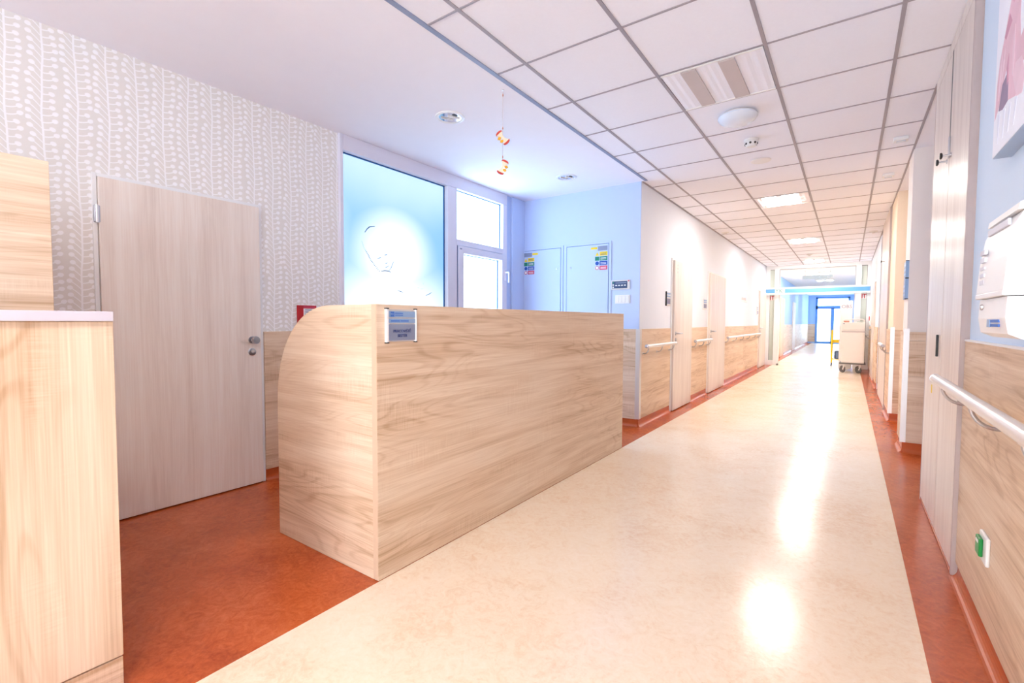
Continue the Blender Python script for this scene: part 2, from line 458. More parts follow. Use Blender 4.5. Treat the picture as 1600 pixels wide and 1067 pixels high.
for z0, z1 in ((0.10, 0.6), (0.602, 1.10)): sheet(pier3, 'oak_x', 0.44, 1.34, 10.584, 10.6, z0, z1)
for pier, ya in ((pier1, 5.53), (pier2, 7.2)):
    MB().prism([(0.408, ya-0.018), (0.448, ya-0.018), (0.448, ya-0.013), (0.413, ya-0.013), (0.413, ya+0.03), (0.408, ya+0.03)],
               lambda a, b, d: (a, b, d), 0.10, 1.13).build('corner_guard', 'satin', pier)
MB().prism([(XC-0.03, YB-0.022), (XC+0.021, YB-0.022), (XC+0.021, YB+0.03), (XC+0.016, YB+0.03), (XC+0.016, YB-0.017), (XC-0.03, YB-0.017)],
           lambda a, b, d: (a, b, d), 0.09, 1.10).build('corner_guard', 'satin', wall_cor)

# coved linoleum skirting
def cove(name, p0, p1, n, label, h=0.09, foot=0.035, top_level=True, parent=None):
    p0, p1, n = Vector((*p0, 0)), Vector((*p1, 0)), Vector((*n, 0))
    prof = [(0, 0.0), (0, h), (0.006, h)]
    for i in range(7):
        a = i/6*PI/2
        prof.append((0.006+(foot-0.006)*(1-math.cos(a)), foot*(1-math.sin(a))+0.001))
    mb = MB().prism(prof, lambda a, b, d: p0+(p1-p0)*d+n*a+Vector((0, 0, b)), 0, 1)
    return tag(mb.build(name, 'cove', None), label, 'baseboard', kind='structure')
cove('baseboard_left', (XL, 1.738), (XL, 2.378), (1, 0), 'orange coved skirting between wallpapered wall door and window')
cove('baseboard_far', (-2.20, YB), (XC, YB), (0, -1), 'orange coved skirting under the light blue wall')
for (a, b), t in (((YB, 6.21), 'before the first corridor door'), ((7.155, 8.165), 'between the first two corridor doors'), ((9.425, 13.51), 'on the long stretch before the last door')):
    cove('baseboard_corridor', (XC, a), (XC, b), (1, 0), 'orange coved skirting '+t)
cove('baseboard_right', (XR, Y0), (XR, 2.948), (-1, 0), 'orange coved skirting below the nearest right wall', h=0.075, foot=0.038)
cove('baseboard_right', (0.43, 5.53), (0.43, 5.92), (-1, 0), 'orange coved skirting on the front of the sign pier', h=0.1)
cove('baseboard_right', (0.43, 5.53), (1.35, 5.53), (0, -1), 'orange coved skirting in the first recess', h=0.1)
cove('baseboard_right', (0.43, 7.2), (0.43, 8.05), (-1, 0), 'orange coved skirting on the front of the warm pier', h=0.1)
cove('baseboard_right', (0.43, 7.2), (1.35, 7.2), (0, -1), 'orange coved skirting in the second recess', h=0.1)
cove('baseboard_right', (0.43, 10.6), (0.43, 14.76), (-1, 0), 'orange coved skirting near the glass partition', h=0.1)

cove('baseboard_corridor', (XC, YP+0.12), (XC, YE-0.1), (1, 0), 'orange coved skirting on the left beyond the partition')
cove('baseboard_right', (0.43, YP+0.12), (0.43, YE-0.1), (-1, 0), 'orange coved skirting on the right beyond the partition', h=0.1)

# ------------------------------------------------------------------ ceiling
top(bx(XL-0.15, -1.848, Y0, YB+0.012, H, H+0.06), 'ceiling', 'plaster', 'smooth white plaster ceiling over the reception', 'ceiling', kind='structure')
top(bx(0.431, 1.45, 2.95, YP, H, H+0.06), 'ceiling', 'plaster', 'smooth plaster ceiling of the doorway recesses', 'ceiling', kind='structure')
top(bx(XC-0.15, 1.45, YP, YE, H, H+0.06), 'ceiling', 'plaster', 'plain ceiling of the corridor beyond the partition', 'ceiling', kind='structure')
grid = top(bx(-2.05, 0.57, Y0, YP, H+0.03, H+0.05), 'ceiling', 'plaster', 'suspended grid ceiling of white square tiles over the corridor', 'ceiling', kind='structure')
XS = [-1.6217, -1.0217, -0.4217, 0.1783]
YK = [2.40+0.6*k for k in range(-11, 21)]     # cross rails
LUM = {-0.3: True, -3.9: True, 3.3: False, 6.9: True, 10.5: True, 14.1: True}
tile_mesh = {}
def tile(x0, x1, y0, y1):
    key = (round(x1-x0, 3), round(y1-y0, 3))
    c = Vector(((x0+x1)/2, (y0+y1)/2, H+0.008))
    if key not in tile_mesh:
        o = bx(x0, x1, y0, y1, H+0.001, H+0.015, bev=0.002).build('ceiling_tile', 'tile', grid); tile_mesh[key] = o.data
    else:
        o = bpy.data.objects.new('ceiling_tile', tile_mesh[key]); COL.objects.link(o); attach(o, grid, c)
ye = YK+[YP]
for i in range(len(ye)-1):
    y0, y1 = ye[i], ye[i+1]
    if y1-y0 < 0.05: continue
    left = -1.848 if y1 < YB+0.1 else XC
    for j, (x0, x1) in enumerate(((left, XS[0]), (XS[0], XS[1]), (XS[1], XS[2]), (XS[2], XS[3]), (XS[3], 0.43))):
        if j == 2 and any(abs((y0+y1)/2-k) < 0.05 for k in LUM): continue
        tile(x0, x1, y0, y1)
for x in XS: bx(x-0.0095, x+0.0095, Y0, YP, H-0.004, H+0.004).build('ceiling_rail', 'tbar', grid)
for y in YK:
    bx((-1.848 if y < YB else XC), 0.43, y-0.006, y+0.006, H-0.003, H+0.004).build('ceiling_rail', 'tbar', grid)
bx(-1.860, -1.832, Y0, YB, H-0.006, H+0.02).build('edge_trim', 'edgebar', grid)
bx(XC, XC+0.02, YB, YP, H-0.005, H+0.004).build('edge_trim', 'tbar', grid)
bx(0.418, 0.434, 4.13, YP, H-0.005, H+0.02).build('edge_trim', 'tbar', grid)
bx(0.432, 0.45, Y0, 2.95, H-0.005, H+0.02).build('edge_trim', 'tbar', grid)

# ------------------------------------------------------------------ ceiling fixtures
def luminaire(y, lit, label):
    x0, x1 = XS[1]+0.013, XS[2]-0.013; ya, yb = y-0.29, y+0.29
    t = thing('ceiling_lamp', label, 'ceiling lamp', (-0.7217, y, H), 'recessed square lamps along the corridor' if lit else None)
    m = 'lit_near' if y < 1 else 'lit'
    bx(x0, x1, ya, yb, H-0.002, H+0.012).build('housing', 'plaster', t)
    w = x1-x0
    for c in (0.28, 0.66):
        cx = x0+w*c
        if lit:
            bx(cx-0.075, cx+0.075, ya+0.04, yb-0.04, H-0.010, H-0.002, bev=0.002).build('diffuser', m, t)
        else:
            bx(cx-0.045, cx+0.045, ya+0.02, yb-0.02, H-0.012, H-0.002, bev=0.002).build('perforated_cover', 'cover', t)
    for c in (0.05, 0.13, 0.44, 0.50, 0.83, 0.93):
        cx = x0+w*c
        MB().prism([(cx-0.022, H-0.002), (cx, H-0.0055), (cx+0.022, H-0.002)], lambda a, b, d: (a, d, b), ya+0.01, yb-0.01).build('reflector_rib', 'plaster', t)
    for yy in (ya, yb-0.014): bx(x0, x1, yy, yy+0.014, H-0.008, H-0.002).build('end_strip', 'white', t)
    if lit:
        for q in (-0.1, 0.1):
            bx(x0+0.05, x1-0.05, y+q-0.004, y+q+0.004, H-0.014, H-0.0105).build('cross_louvre', 'white', t)
luminaire(3.3, False, 'unlit recessed lamp with two perforated covers nearest the viewer')
luminaire(6.9, True, 'glowing recessed square lamp nearest the viewer')
luminaire(10.5, True, 'glowing recessed square lamp, second lit one along the corridor')
luminaire(14.1, True, 'glowing recessed square lamp just before the glass partition')
luminaire(-0.3, True, 'glowing recessed square lamp above the viewer')
luminaire(-3.9, True, 'glowing recessed square lamp behind the viewer')

t = thing('dome_lamp', 'white opal dome lamp on the tile ceiling', 'ceiling lamp', (-0.715, 3.88, H))
MB().lathe([(0.0, 0), (0.118, 0), (0.118, -0.016), (0.0, -0.016)], (-0.715, 3.88, H), seg=36).build('mounting_ring', 'satin', t, True)
MB().lathe([(0.0, -0.016), (0.134, -0.016), (0.136, -0.026), (0.122, -0.047), (0.09, -0.066), (0.045, -0.078), (0, -0.081)], (-0.715, 3.88, H), seg=36).build('glass_shade', 'opal', t, True)
t = thing('smoke_detector', 'white smoke detector hanging from the tile beyond the dome lamp', 'detector', (-0.714, 4.475, H))
MB().lathe([(0, 0), (0.058, 0), (0.058, -0.014), (0.05, -0.02), (0, -0.02)], (-0.714, 4.475, H)).build('base', 'white_matt', t, True)
MB().lathe([(0, -0.02), (0.05, -0.02), (0.046, -0.045), (0.034, -0.06), (0, -0.063)], (-0.714, 4.475, H)).build('sensor_head', 'white_matt', t, True)
for k in range(8):
    a = 2*PI*k/8
    c = Vector((-0.714+0.0475*math.cos(a), 4.475+0.0475*math.sin(a), H-0.038))
    MB().lathe([(0, -0.002), (0.009, -0.002), (0.009, 0.003), (0, 0.003)], c, (math.cos(a), math.sin(a), 0), 10).build('vent_slot', 'dark', t)
t = thing('ceiling_speaker', 'flat round grey speaker disc in the ceiling tile', 'speaker', (-0.727, 5.1, H))
MB().lathe([(0, 0.001), (0.085, 0.001), (0.085, -0.004), (0.078, -0.007), (0, -0.007)], (-0.727, 5.1, H), seg=36).build('grille', 'cover', t, True)
MB().lathe([(0.078, -0.0035), (0.088, -0.001), (0.088, -0.005), (0.08, -0.009)], (-0.727, 5.1, H), seg=36).build('rim', 'white_matt', t, True)
for (x, y, lab) in ((0.312, 5.14, 'small white box fitting on the right tile row nearest the viewer'), (0.292, 6.31, 'small white box fitting on the right tile row, farther one')):
    t = thing('ceiling_sensor', lab, 'sensor', (x, y, H), 'white box fittings on the right tile row')
    bx(x-0.05, x+0.05, y-0.04, y+0.04, H-0.03, H, bev=0.006).build('box', 'white_matt', t)
    bx(x-0.03, x+0.03, y-0.022, y+0.022, H-0.036, H-0.03, bev=0.002).build('lens', 'opal', t)
for (x, y, lab) in ((-1.776, 8.79, 'small round sprinkler rose by the white wall'), (0.298, 10.07, 'small round sprinkler rose on the right tile row'), (-0.77, 12.7, 'round bronze ceiling detector between the far lit lamps')):
    t = thing('ceiling_detector', lab, 'detector', (x, y, H), 'round ceiling fittings')
    MB().lathe([(0, 0), (0.06, 0), (0.055, -0.012), (0, -0.012)], (x, y, H), seg=20).build('plate', 'satin' if x > -1 and x < 0 else 'white_matt', t, True)
    MB().lathe([(0, -0.012), (0.03, -0.012), (0.022, -0.035), (0, -0.04)], (x, y, H), seg=16).build('head', 'satin', t, True)
def downlight(x, y, label):
    t = thing('downlight', label, 'ceiling lamp', (x, y, H), 'recessed downlights in the plaster ceiling')
    MB().lathe([(0.086, 0.0), (0.112, 0.0), (0.110, -0.006), (0.094, -0.010), (0.086, -0.006), (0.086, 0.0)], (x, y, H), seg=36).build('trim_ring', 'white', t, True)
    MB().lathe([(0.087, -0.004), (0.083, -0.001), (0.03, -0.0008), (0.0, -0.0008)], (x, y, H), seg=36).build('reflector', 'chrome', t, True)
    for dx, dy, m_ in ((-0.03, 0.0, 'satin'), (0.03, 0.01, 'white')):
        MB().tube([(x+dx-0.02, y+dy-0.045, H-0.006), (x+dx+0.02, y+dy+0.04, H-0.006)], 0.0075, 10).build('lamp_tube', m_, t, True)
    bx(x-0.055, x+0.055, y-0.002, y+0.002, H-0.009, H-0.002).build('baffle', 'satin', t)
    bx(x+0.045, x+0.07, y-0.03, y+0.01, H-0.007, H-0.0015, bev=0.002).build('lamp_holder', 'dark', t)
downlight(-2.505, 2.687, 'recessed round downlight with chrome reflector above the reception desk')
downlight(-2.505, 4.50, 'recessed round downlight with chrome reflector near the blue wall')

# hanging apple-core mobile
ax, ay = -1.925, 2.58
t = thing('hanging_mobile', 'thread mobile of two red and cream apple cores under the plaster ceiling', 'mobile', (ax, ay, H))
MB().tube([(ax, ay, H), (ax, ay, 2.20)], 0.0011, 6).build('thread', 'thread', t)
MB().lathe([(0, 0.003), (0.008, 0), (0.008, -0.004), (0, -0.004)], (ax, ay, H-0.002), seg=12).build('ceiling_hook', 'satin', t)
for z in (H-0.035, 2.475, 2.285):
    MB().tube([(ax, ay, z-0.012), (ax, ay, z), (ax, ay, z+0.012)], [0.001, 0.0045, 0.001], 8).build('bead', 'bead', t, True)
rv = Vector((math.cos(YAW), math.sin(YAW), 0))      # cores are flat felt cut-outs with thickness
fv = Vector((-math.sin(YAW), math.cos(YAW), 0))
def core(zc, ang, side):
    def P(a, b, d):
        ca, sa = math.cos(ang), math.sin(ang)
        a2, b2 = a*ca-b*sa, a*sa+b*ca
        return Vector((ax, ay, zc))+rv*a2+Vector((0, 0, 1))*b2+fv*d
    body = [(-0.024, 0.036), (-0.010, 0.016), (-0.007, 0), (-0.010, -0.016), (-0.024, -0.036), (0.024, -0.036), (0.010, -0.016), (0.007, 0), (0.010, 0.016), (0.024, 0.036)]
    c_ = MB().prism(body, P, -0.004, 0.004).build('apple_core', 'apple_white', t)
    for s in (1, -1):
        arc = [(-0.026, 0.034*s), (-0.022, 0.044*s), (-0.008, 0.049*s), (0.008, 0.049*s), (0.022, 0.044*s), (0.026, 0.034*s), (0.014, 0.037*s), (-0.014, 0.037*s)]
        MB().prism(arc, P, -0.006, 0.006).build('apple_skin', 'apple_red', c_)
    for q in (-0.012, 0.012):
        leaf = [(0.008*side, q), (0.022*side, q+0.010), (0.034*side, q+0.002), (0.026*side, q-0.010), (0.012*side, q-0.008)]
        MB().prism(leaf, P, -0.005, 0.005).build('felt_leaf', 'apple_yel', c_)
core(2.413, 0.75, -1)
core(2.218, -0.45, 1)

# ------------------------------------------------------------------ door in the wallpapered wall
def lever_free_door():
    t = thing('door_1', 'pale laminate flush door with round knob in the wallpapered wall', 'door', (XL, 1.27, 0), kind='structure')
    y0, y1, zt = 0.826, 1.712, 1.985
    for a, b, z0, z1 in ((y0-0.024, y0-0.002, 0, zt+0.022), (y1+0.002, y1+0.024, 0, zt+0.022), (y0-0.002, y1+0.002, zt+0.002, zt+0.022)):
        bx(XL, XL+0.014, a, b, z0, z1, bev=0.003).build('door_frame', 'white', t)
    bx(XL, XL+0.030, y0, y1, 0.008, zt, bev=0.003).build('door_leaf', 'door_z', t)
    for z in (1.776, 0.25):
        h = bx(XL+0.01, XL+0.034, y0-0.022, y0+0.006, z-0.047, z+0.047, bev=0.004).build('hinge', 'steel', t)
        MB().tube([(XL+0.033, y0-0.008, z-0.05), (XL+0.033, y0-0.008, z+0.05)], 0.008, 10).build('hinge_pin', 'satin', h, True)
    k = MB().lathe([(0, 0), (0.026, 0), (0.026, 0.008), (0, 0.008)], (XL+0.030, 1.648, 1.042), (1, 0, 0)).build('knob_rose', 'steel', t, True)
    MB().lathe([(0, 0.008), (0.011, 0.008), (0.011, 0.032), (0.023, 0.038), (0.027, 0.048), (0.027, 0.060), (0.023, 0.066), (0, 0.068)], (XL+0.030, 1.648, 1.042), (1, 0, 0)).build('knob', 'steel', k, True)
    l = MB().lathe([(0, 0), (0.026, 0), (0.026, 0.007), (0.022, 0.009), (0, 0.009)], (XL+0.030, 1.645, 0.958), (1, 0, 0)).build('lock_rose', 'steel', t, True)
    MB().lathe([(0, 0.009), (0.011, 0.009), (0.011, 0.013), (0, 0.013)], (XL+0.030, 1.645, 0.962), (1, 0, 0), 16).build('lock_cylinder', 'satin', l, True)
lever_free_door()
t = thing('fire_notice', 'red notice plate with white text field beside the reception desk', 'sign', (XL, 2.08, 1.15))
bx(XL, XL+0.012, 2.0, 2.16, 1.06, 1.30, bev=0.003).build('plate', 'red', t)
bx(XL+0.012, XL+0.0135, 2.05, 2.15, 1.20, 1.275).build('text_field', 'white', t)
for i in range(4): bx(XL+0.0135, XL+0.0142, 2.06, 2.135, 1.262-i*0.016, 1.267-i*0.016).build('text_line', 'navy', t)
bx(XL+0.012, XL+0.0135, 2.05, 2.15, 1.28, 1.292).build('header_strip', 'pinkred', t)

# ------------------------------------------------------------------ window with frosted daylit panes
def window():
    t = thing('window_1', 'tall white window with printed baby picture film and frosted side panes', 'window', (XL, 3.55, 0), kind='structure')
    xf, xb, xp = XL+0.03, XL-0.06, XL-0.030
    def bar(n, y0, y1, z0, z1, f=xf, b=xb): return bx(b, f, y0, y1, z0, z1, bev=0.004).build(n, 'pvc', t)
    bar('frame_bar', 2.378, 2.408, 0, H); bar('frame_bar', 2.408, 4.711, 2.597, H); bar('frame_bar', 2.408, 4.711, 0, 0.12)
    bar('mullion', 3.662, 3.805, 0.12, 2.597); bar('frame_bar', 4.63, 4.711, 0.12, 2.597)
    bar('transom', 3.805, 4.63, 2.0, 2.062)
    s = thing('sash', None, None, (XL, 4.21, 1.0)); del WORLD[s.name]; WORLD[s.name] = Vector((XL, 4.21, 1.0)); attach(s, t, (XL, 4.21, 1.0))
    for y0, y1, z0, z1 in ((3.812, 3.895, 0.13, 1.99), (4.59, 4.68, 0.13, 1.99), (3.895, 4.59, 1.917, 1.99), (3.895, 4.59, 0.13, 0.25)):
        bx(xb+0.02, xf+0.018, y0, y1, z0, z1, bev=0.005).build('sash_bar', 'pvc', s)
    bx(xf+0.001, xf+0.004, 3.805, 3.812, 0.13, 1.995).build('shadow_gap', 'bluegap', t)
    bx(xf+0.018, xf+0.021, 3.83, 3.86, 1.955, 1.968).build('maker_plate', 'greyplate', s)
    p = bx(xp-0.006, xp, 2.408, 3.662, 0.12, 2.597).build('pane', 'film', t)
    bx(xp-0.006, xp, 3.805, 4.63, 2.062, 2.597).build('pane', 'frost', t)
    bx(xp-0.006, xp, 3.895, 4.59, 0.25, 1.917).build('pane', 'frost', t)
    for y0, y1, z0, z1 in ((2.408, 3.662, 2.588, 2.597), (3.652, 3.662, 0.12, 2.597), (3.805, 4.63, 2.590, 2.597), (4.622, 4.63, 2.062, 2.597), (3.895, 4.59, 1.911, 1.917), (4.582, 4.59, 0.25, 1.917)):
        bx(xp, xp+0.012, y0, y1, z0, z1).build('pane_edge_strip', 'pane_edge_strip', t)  # dark strips standing in for the unlit head and jamb reveals
    # handle
    h = bx(xf+0.018, xf+0.030, 4.635, 4.668, 1.68, 1.80, bev=0.004).build('handle_base', 'pvc', t)
    MB().tube([(xf+0.03, 4.651, 1.775), (xf+0.068, 4.651, 1.775), (xf+0.074, 4.651, 1.768), (xf+0.074, 4.651, 1.65)], 0.011, 10).build('handle_lever', 'pvc', h, True)
    # fine lines of the printed baby picture
    L = dict(hair=[(2.661, 1.963), (2.687, 1.997), (2.713, 2.019), (2.771, 2.034)], chin=[(2.837, 1.637), (2.881, 1.645), (2.925, 1.645), (2.954, 1.634)],
             jaw=[(2.925, 1.645), (2.954, 1.679), (2.972, 1.716), (2.986, 1.744)], eye1=[(2.794, 1.746), (2.821, 1.756), (2.838, 1.761)], eye2=[(2.876, 1.786), (2.893, 1.792), (2.91, 1.798)],
             nose=[(2.881, 1.716), (2.898, 1.713), (2.913, 1.725)], mouth=[(2.881, 1.672), (2.903, 1.680), (2.932, 1.697)], h1=[(3.03, 1.472), (3.063, 1.463), (3.096, 1.457)],
             h2=[(3.397, 1.439), (3.437, 1.454), (3.482, 1.475)], h3=[(3.286, 1.513), (3.305, 1.509)], h4=[(3.324, 1.5), (3.364, 1.508)], h5=[(3.358, 1.568), (3.367, 1.551)])
    wd = dict(hair=0.011, chin=0.009, jaw=0.009, eye1=0.010, eye2=0.011, nose=0.008, mouth=0.008, h1=0.007, h2=0.007, h3=0.004, h4=0.004, h5=0.004)
    faint = ('jaw', 'nose', 'mouth', 'eye1', 'eye2', 'h3', 'h4', 'h5')
    def stroke(pts, w, mat):
        n = len(pts); up = []; dn = []
        for i, (a, b) in enumerate(pts):
            a0, b0 = pts[max(0, i-1)]; a1, b1 = pts[min(n-1, i+1)]
            d = Vector((a1-a0, b1-b0)).normalized(); q = w*0.5*(0.35+0.65*math.sin(PI*(i+0.35)/(n-0.3)))
            up.append((a-d.y*q, b+d.x*q)); dn.append((a+d.y*q, b-d.x*q))
        MB().prism(up+dn[::-1], lambda a, b, d: (d, a, b), xp, xp+0.0006).build('print_line', mat, p)
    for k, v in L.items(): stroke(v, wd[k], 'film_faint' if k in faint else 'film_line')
    ch = [(2.63, 1.879), (2.651, 1.823), (2.69, 1.777), (2.72, 1.729), (2.762, 1.686), (2.815, 1.635)]
    for i in range(22):
        f = i/21*(len(ch)-1); k = min(int(f), len(ch)-2); f -= k
        a = ch[k][0]*(1-f)+ch[k+1][0]*f; b = ch[k][1]*(1-f)+ch[k+1][1]*f
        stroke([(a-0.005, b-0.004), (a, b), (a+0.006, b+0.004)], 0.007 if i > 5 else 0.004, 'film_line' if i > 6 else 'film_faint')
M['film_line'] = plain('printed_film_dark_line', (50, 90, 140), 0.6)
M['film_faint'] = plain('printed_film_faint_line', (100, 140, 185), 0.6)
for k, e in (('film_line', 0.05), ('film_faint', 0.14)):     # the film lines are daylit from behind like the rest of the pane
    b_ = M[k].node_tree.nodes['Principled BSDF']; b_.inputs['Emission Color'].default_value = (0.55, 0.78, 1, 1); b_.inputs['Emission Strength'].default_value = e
window()

# ------------------------------------------------------------------ blue wall: access panels, control panel, switches
def access(x0, x1, hinge_left, label):
    zb, zt = 0.10, 2.082
    t = thing('access_panel', label, 'cabinet door', ((x0+x1)/2, YB, 0), 'access panels in the blue wall')
    for a, b, z0, z1 in ((x0-0.035, x0-0.006, zb, zt+0.03), (x1+0.006, x1+0.035, zb, zt+0.03), (x0-0.006, x1+0.006, zt+0.006, zt+0.03)):
        bx(a, b, YB-0.010, YB, z0, z1, bev=0.002).build('frame_strip', 'blue_wall', t)
    bx(x0-0.006, x1+0.006, YB-0.003, YB, zb, zt+0.006).build('gap_backing', 'bluegap', t)
    bx(x0, x1, YB-0.012, YB-0.003, zb, zt, bev=0.002).build('door_leaf', 'blue_wall', t)
    lx = x1-0.05 if hinge_left else x0+0.05
    MB().lathe([(0, 0), (0.013, 0), (0.012, 0.006), (0, 0.007)], (lx, YB-0.012, 1.83), (0, -1, 0), 16).build('cam_lock', 'steel', t, True)
    s0 = x0+0.012 if hinge_left else x1-0.012-0.155
    yf = YB-0.012
    def st(a, b, z0, z1, m): bx(s0+a, s0+b, yf-0.0015, yf, z0, z1).build('sticker', m, t)
    if hinge_left: rows = (0.0, 0.052, 0.058, 0.155); hd = (0.0, 0.12); ye_ = (0.125, 0.21)
    else: rows = (0.0, 0.052, 0.058, 0.155); hd = (0.035, 0.155); ye_ = (-0.055, 0.028)
    st(hd[0], hd[1], zt-0.075, zt-0.022, 'greyplate'); st(ye_[0], ye_[1], zt-0.055, zt-0.03, 'yellow')
    for i, m in enumerate(('yellow', 'teal', 'blue', 'pinkred')):
        z1 = zt-0.088-i*0.054; z0 = z1-0.047
        st(rows[2], rows[3], z0, z1, m)
        c = (s0+0.027, yf, (z0+z1)/2)
        if m == 'yellow':
            MB().prism([(c[0]-0.024, z0+0.002), (c[0]+0.024, z0+0.002), (c[0], z1-0.002)], lambda a, b, d: (a, d, b), yf-0.0015, yf).build('sticker', m, t)
        elif m == 'teal': st(rows[0], rows[1], z0, z1, m)
        else:
            MB().lathe([(0, 0), (0.023, 0), (0.023, 0.0015), (0, 0.0015)], c, (0, -1, 0), 20).build('sticker', m, t)
            if m == 'pinkred': MB().lathe([(0, 0.0015), (0.016, 0.0015), (0.016, 0.002), (0, 0.002)], c, (0, -1, 0), 20).build('sticker', 'white', t)
        for q in range(2): bx(s0+rows[2]+0.012, s0+rows[3]-0.014, yf-0.002, yf-0.0015, z0+0.012+q*0.014, z0+0.017+q*0.014).build('sticker_text', 'navy' if m == 'yellow' else 'white', t)
access(-3.455, -2.906, True, 'light blue access panel with safety stickers nearest the window')
access(-2.817, -2.274, False, 'light blue access panel with safety stickers beside the control display')
t = thing('control_display', 'grey framed alarm display with white buttons on the blue wall', 'control panel', (-2.12, YB, 1.6))
bx(-2.236, -2.012, YB-0.014, YB, 1.546, 1.657, bev=0.003).build('frame', 'satin', t)
bx(-2.222, -2.040, YB-0.017, YB-0.014, 1.562, 1.642, bev=0.001).build('display', 'screen', t)
for i in range(4): bx(-2.182+i*0.035, -2.160+i*0.035, YB-0.020, YB-0.017, 1.588, 1.601, bev=0.001).build('button', 'white', t)
for i in range(3): MB().lathe([(0, 0), (0.009, 0), (0.009, 0.002), (0, 0.002)], (-2.207, YB-0.017, 1.575+i*0.026), (0, -1, 0), 14).build('indicator', 'teal' if i == 2 else 'white', t)
bx(-2.18, -2.05, YB-0.0185, YB-0.017, 1.618, 1.626).build('text_line', 'greyplate', t)
MB().lathe([(0, 0), (0.008, 0), (0.008, 0.002), (0, 0.002)], (-2.025, YB-0.014, 1.643), (0, -1, 0), 14).build('indicator', 'pinkred', t)
t = thing('light_switch', 'white four gang light switch below the alarm display', 'switch', (-2.1, YB, 1.44))
bx(-2.187, -2.01, YB-0.010, YB, 1.388, 1.487, bev=0.003).build('plate', 'white', t)
for i in range(4): bx(-2.176+i*0.040, -2.141+i*0.040, YB-0.015, YB-0.010, 1.40, 1.475, bev=0.002).build('rocker', 'white_matt', t)

# ------------------------------------------------------------------ reception desk
def desk():
    y0, y1, zt, th = 1.348, 4.165, 1.256, 0.034
    t = thing('reception_desk', 'long oak reception desk with rounded end panel on the orange floor edge', 'desk', (-2.1, 2.75, 0))
    bx(XD-th, XD, y0, y1, 0.002, zt, bev=0.002).build('front_panel', 'oak_y', t)
    bx(XD-th+0.001, XD-0.001, y0-0.0012, y0, 0.004, zt-0.001).build('edge_band', 'edge', t)
    poly = [(XD-th, 0.002), (XD-th, zt)]
    xa, zc, rx, rz = -2.04, 0.72, 0.506, zt-0.72
    for i in range(25):
        a = PI/2+i/24*PI/2
        poly.append((xa+rx*math.copysign(abs(math.cos(a))**0.92, math.cos(a)), zc+rz*math.sin(a)**0.92))
    poly.append((-2.546, 0.002))
    MB().prism(poly, lambda a, b, d: (a, d, b), y0, y0+0.03).build('end_panel', 'oak_x', t)
    MB().prism(poly, lambda a, b, d: (a, d, b), y1-0.03, y1).build('end_panel', 'oak_x', t)
    bx(-2.50, XD-th, y0+0.03, y1-0.03, 0.72, 0.75, bev=0.003).build('worktop', 'grey_top', t)
    bx(-2.04, XD-th, y0+0.03, y1-0.03, zt-0.03, zt-0.002).build('upper_shelf', 'oak_y', t)
    for y in (2.2, 3.2): bx(-2.45, XD-th, y, y+0.02, 0.002, 0.72).build('support_panel', 'oak_x', t)
desk()
def desk_sign():
    y0, y1, z0, z1 = 1.392, 1.575, 1.082, 1.238
    t = thing('desk_sign', 'grey aluminium name plate reading PRACOVIŠTĚ SESTER on the desk front', 'sign', (XD, 1.48, z0))
    x = XD
    bx(x, x+0.010, y0+0.008, y1-0.006, z0+0.004, z1-0.004).build('back_plate', 'satin', t)
    for a, b in ((y0, y0+0.013), (y1-0.009, y1)): bx(x, x+0.016, a, b, z0, z1, bev=0.003).build('side_profile', 'white', t)
    for a, b in ((y0-0.001, y0+0.014), (y1-0.010, y1+0.001)):
        for z in (z0-0.002, z1-0.003): bx(x, x+0.017, a, b, z, z+0.005, bev=0.001).build('end_cap', 'black', t)
    xp = x+0.010
    bx(xp, xp+0.003, y0+0.014, y1-0.010, z1-0.040, z1-0.012).build('header_strip', 'bluestrip', t)
    bx(xp, xp+0.003, y0+0.014, y1-0.010, z1-0.066, z1-0.046).build('department_strip', 'bluestrip', t)
    bx(xp, xp+0.003, y0+0.014, y1-0.010, z0+0.010, z1-0.072).build('name_strip', 'greyplate', t)
    xt = xp+0.003
    bx(xt, xt+0.0006, y0+0.024, y0+0.046, z1-0.037, z1-0.015).build('logo', 'midblue', t)
    text('logo_letters', 'H+', 0.013, (xt+0.0008, y0+0.035, z1-0.026), (0, 1, 0), (0, 0, 1), 'bluestrip', t)
    for i in range(2): bx(xt, xt+0.0006, y0+0.050, y0+0.098, z1-0.024-i*0.009, z1-0.019-i*0.009).build('small_print', 'midblue', t)
    for a, b in ((0.026, 0.078), (0.082, 0.132)): bx(xt, xt+0.0006, y0+a, y0+b, z1-0.060, z1-0.053).build('small_print', 'midblue', t)
    cy = (y0+y1)/2+0.002
    text('lettering', 'PRACOVIŠTĚ', 0.0185, (xt+0.0008, cy, z0+0.052), (0, 1, 0), (0, 0, 1), 'navy', t)
    text('lettering', 'SESTER', 0.0185, (xt+0.0008, cy, z0+0.031), (0, 1, 0), (0, 0, 1), 'navy', t)
desk_sign()

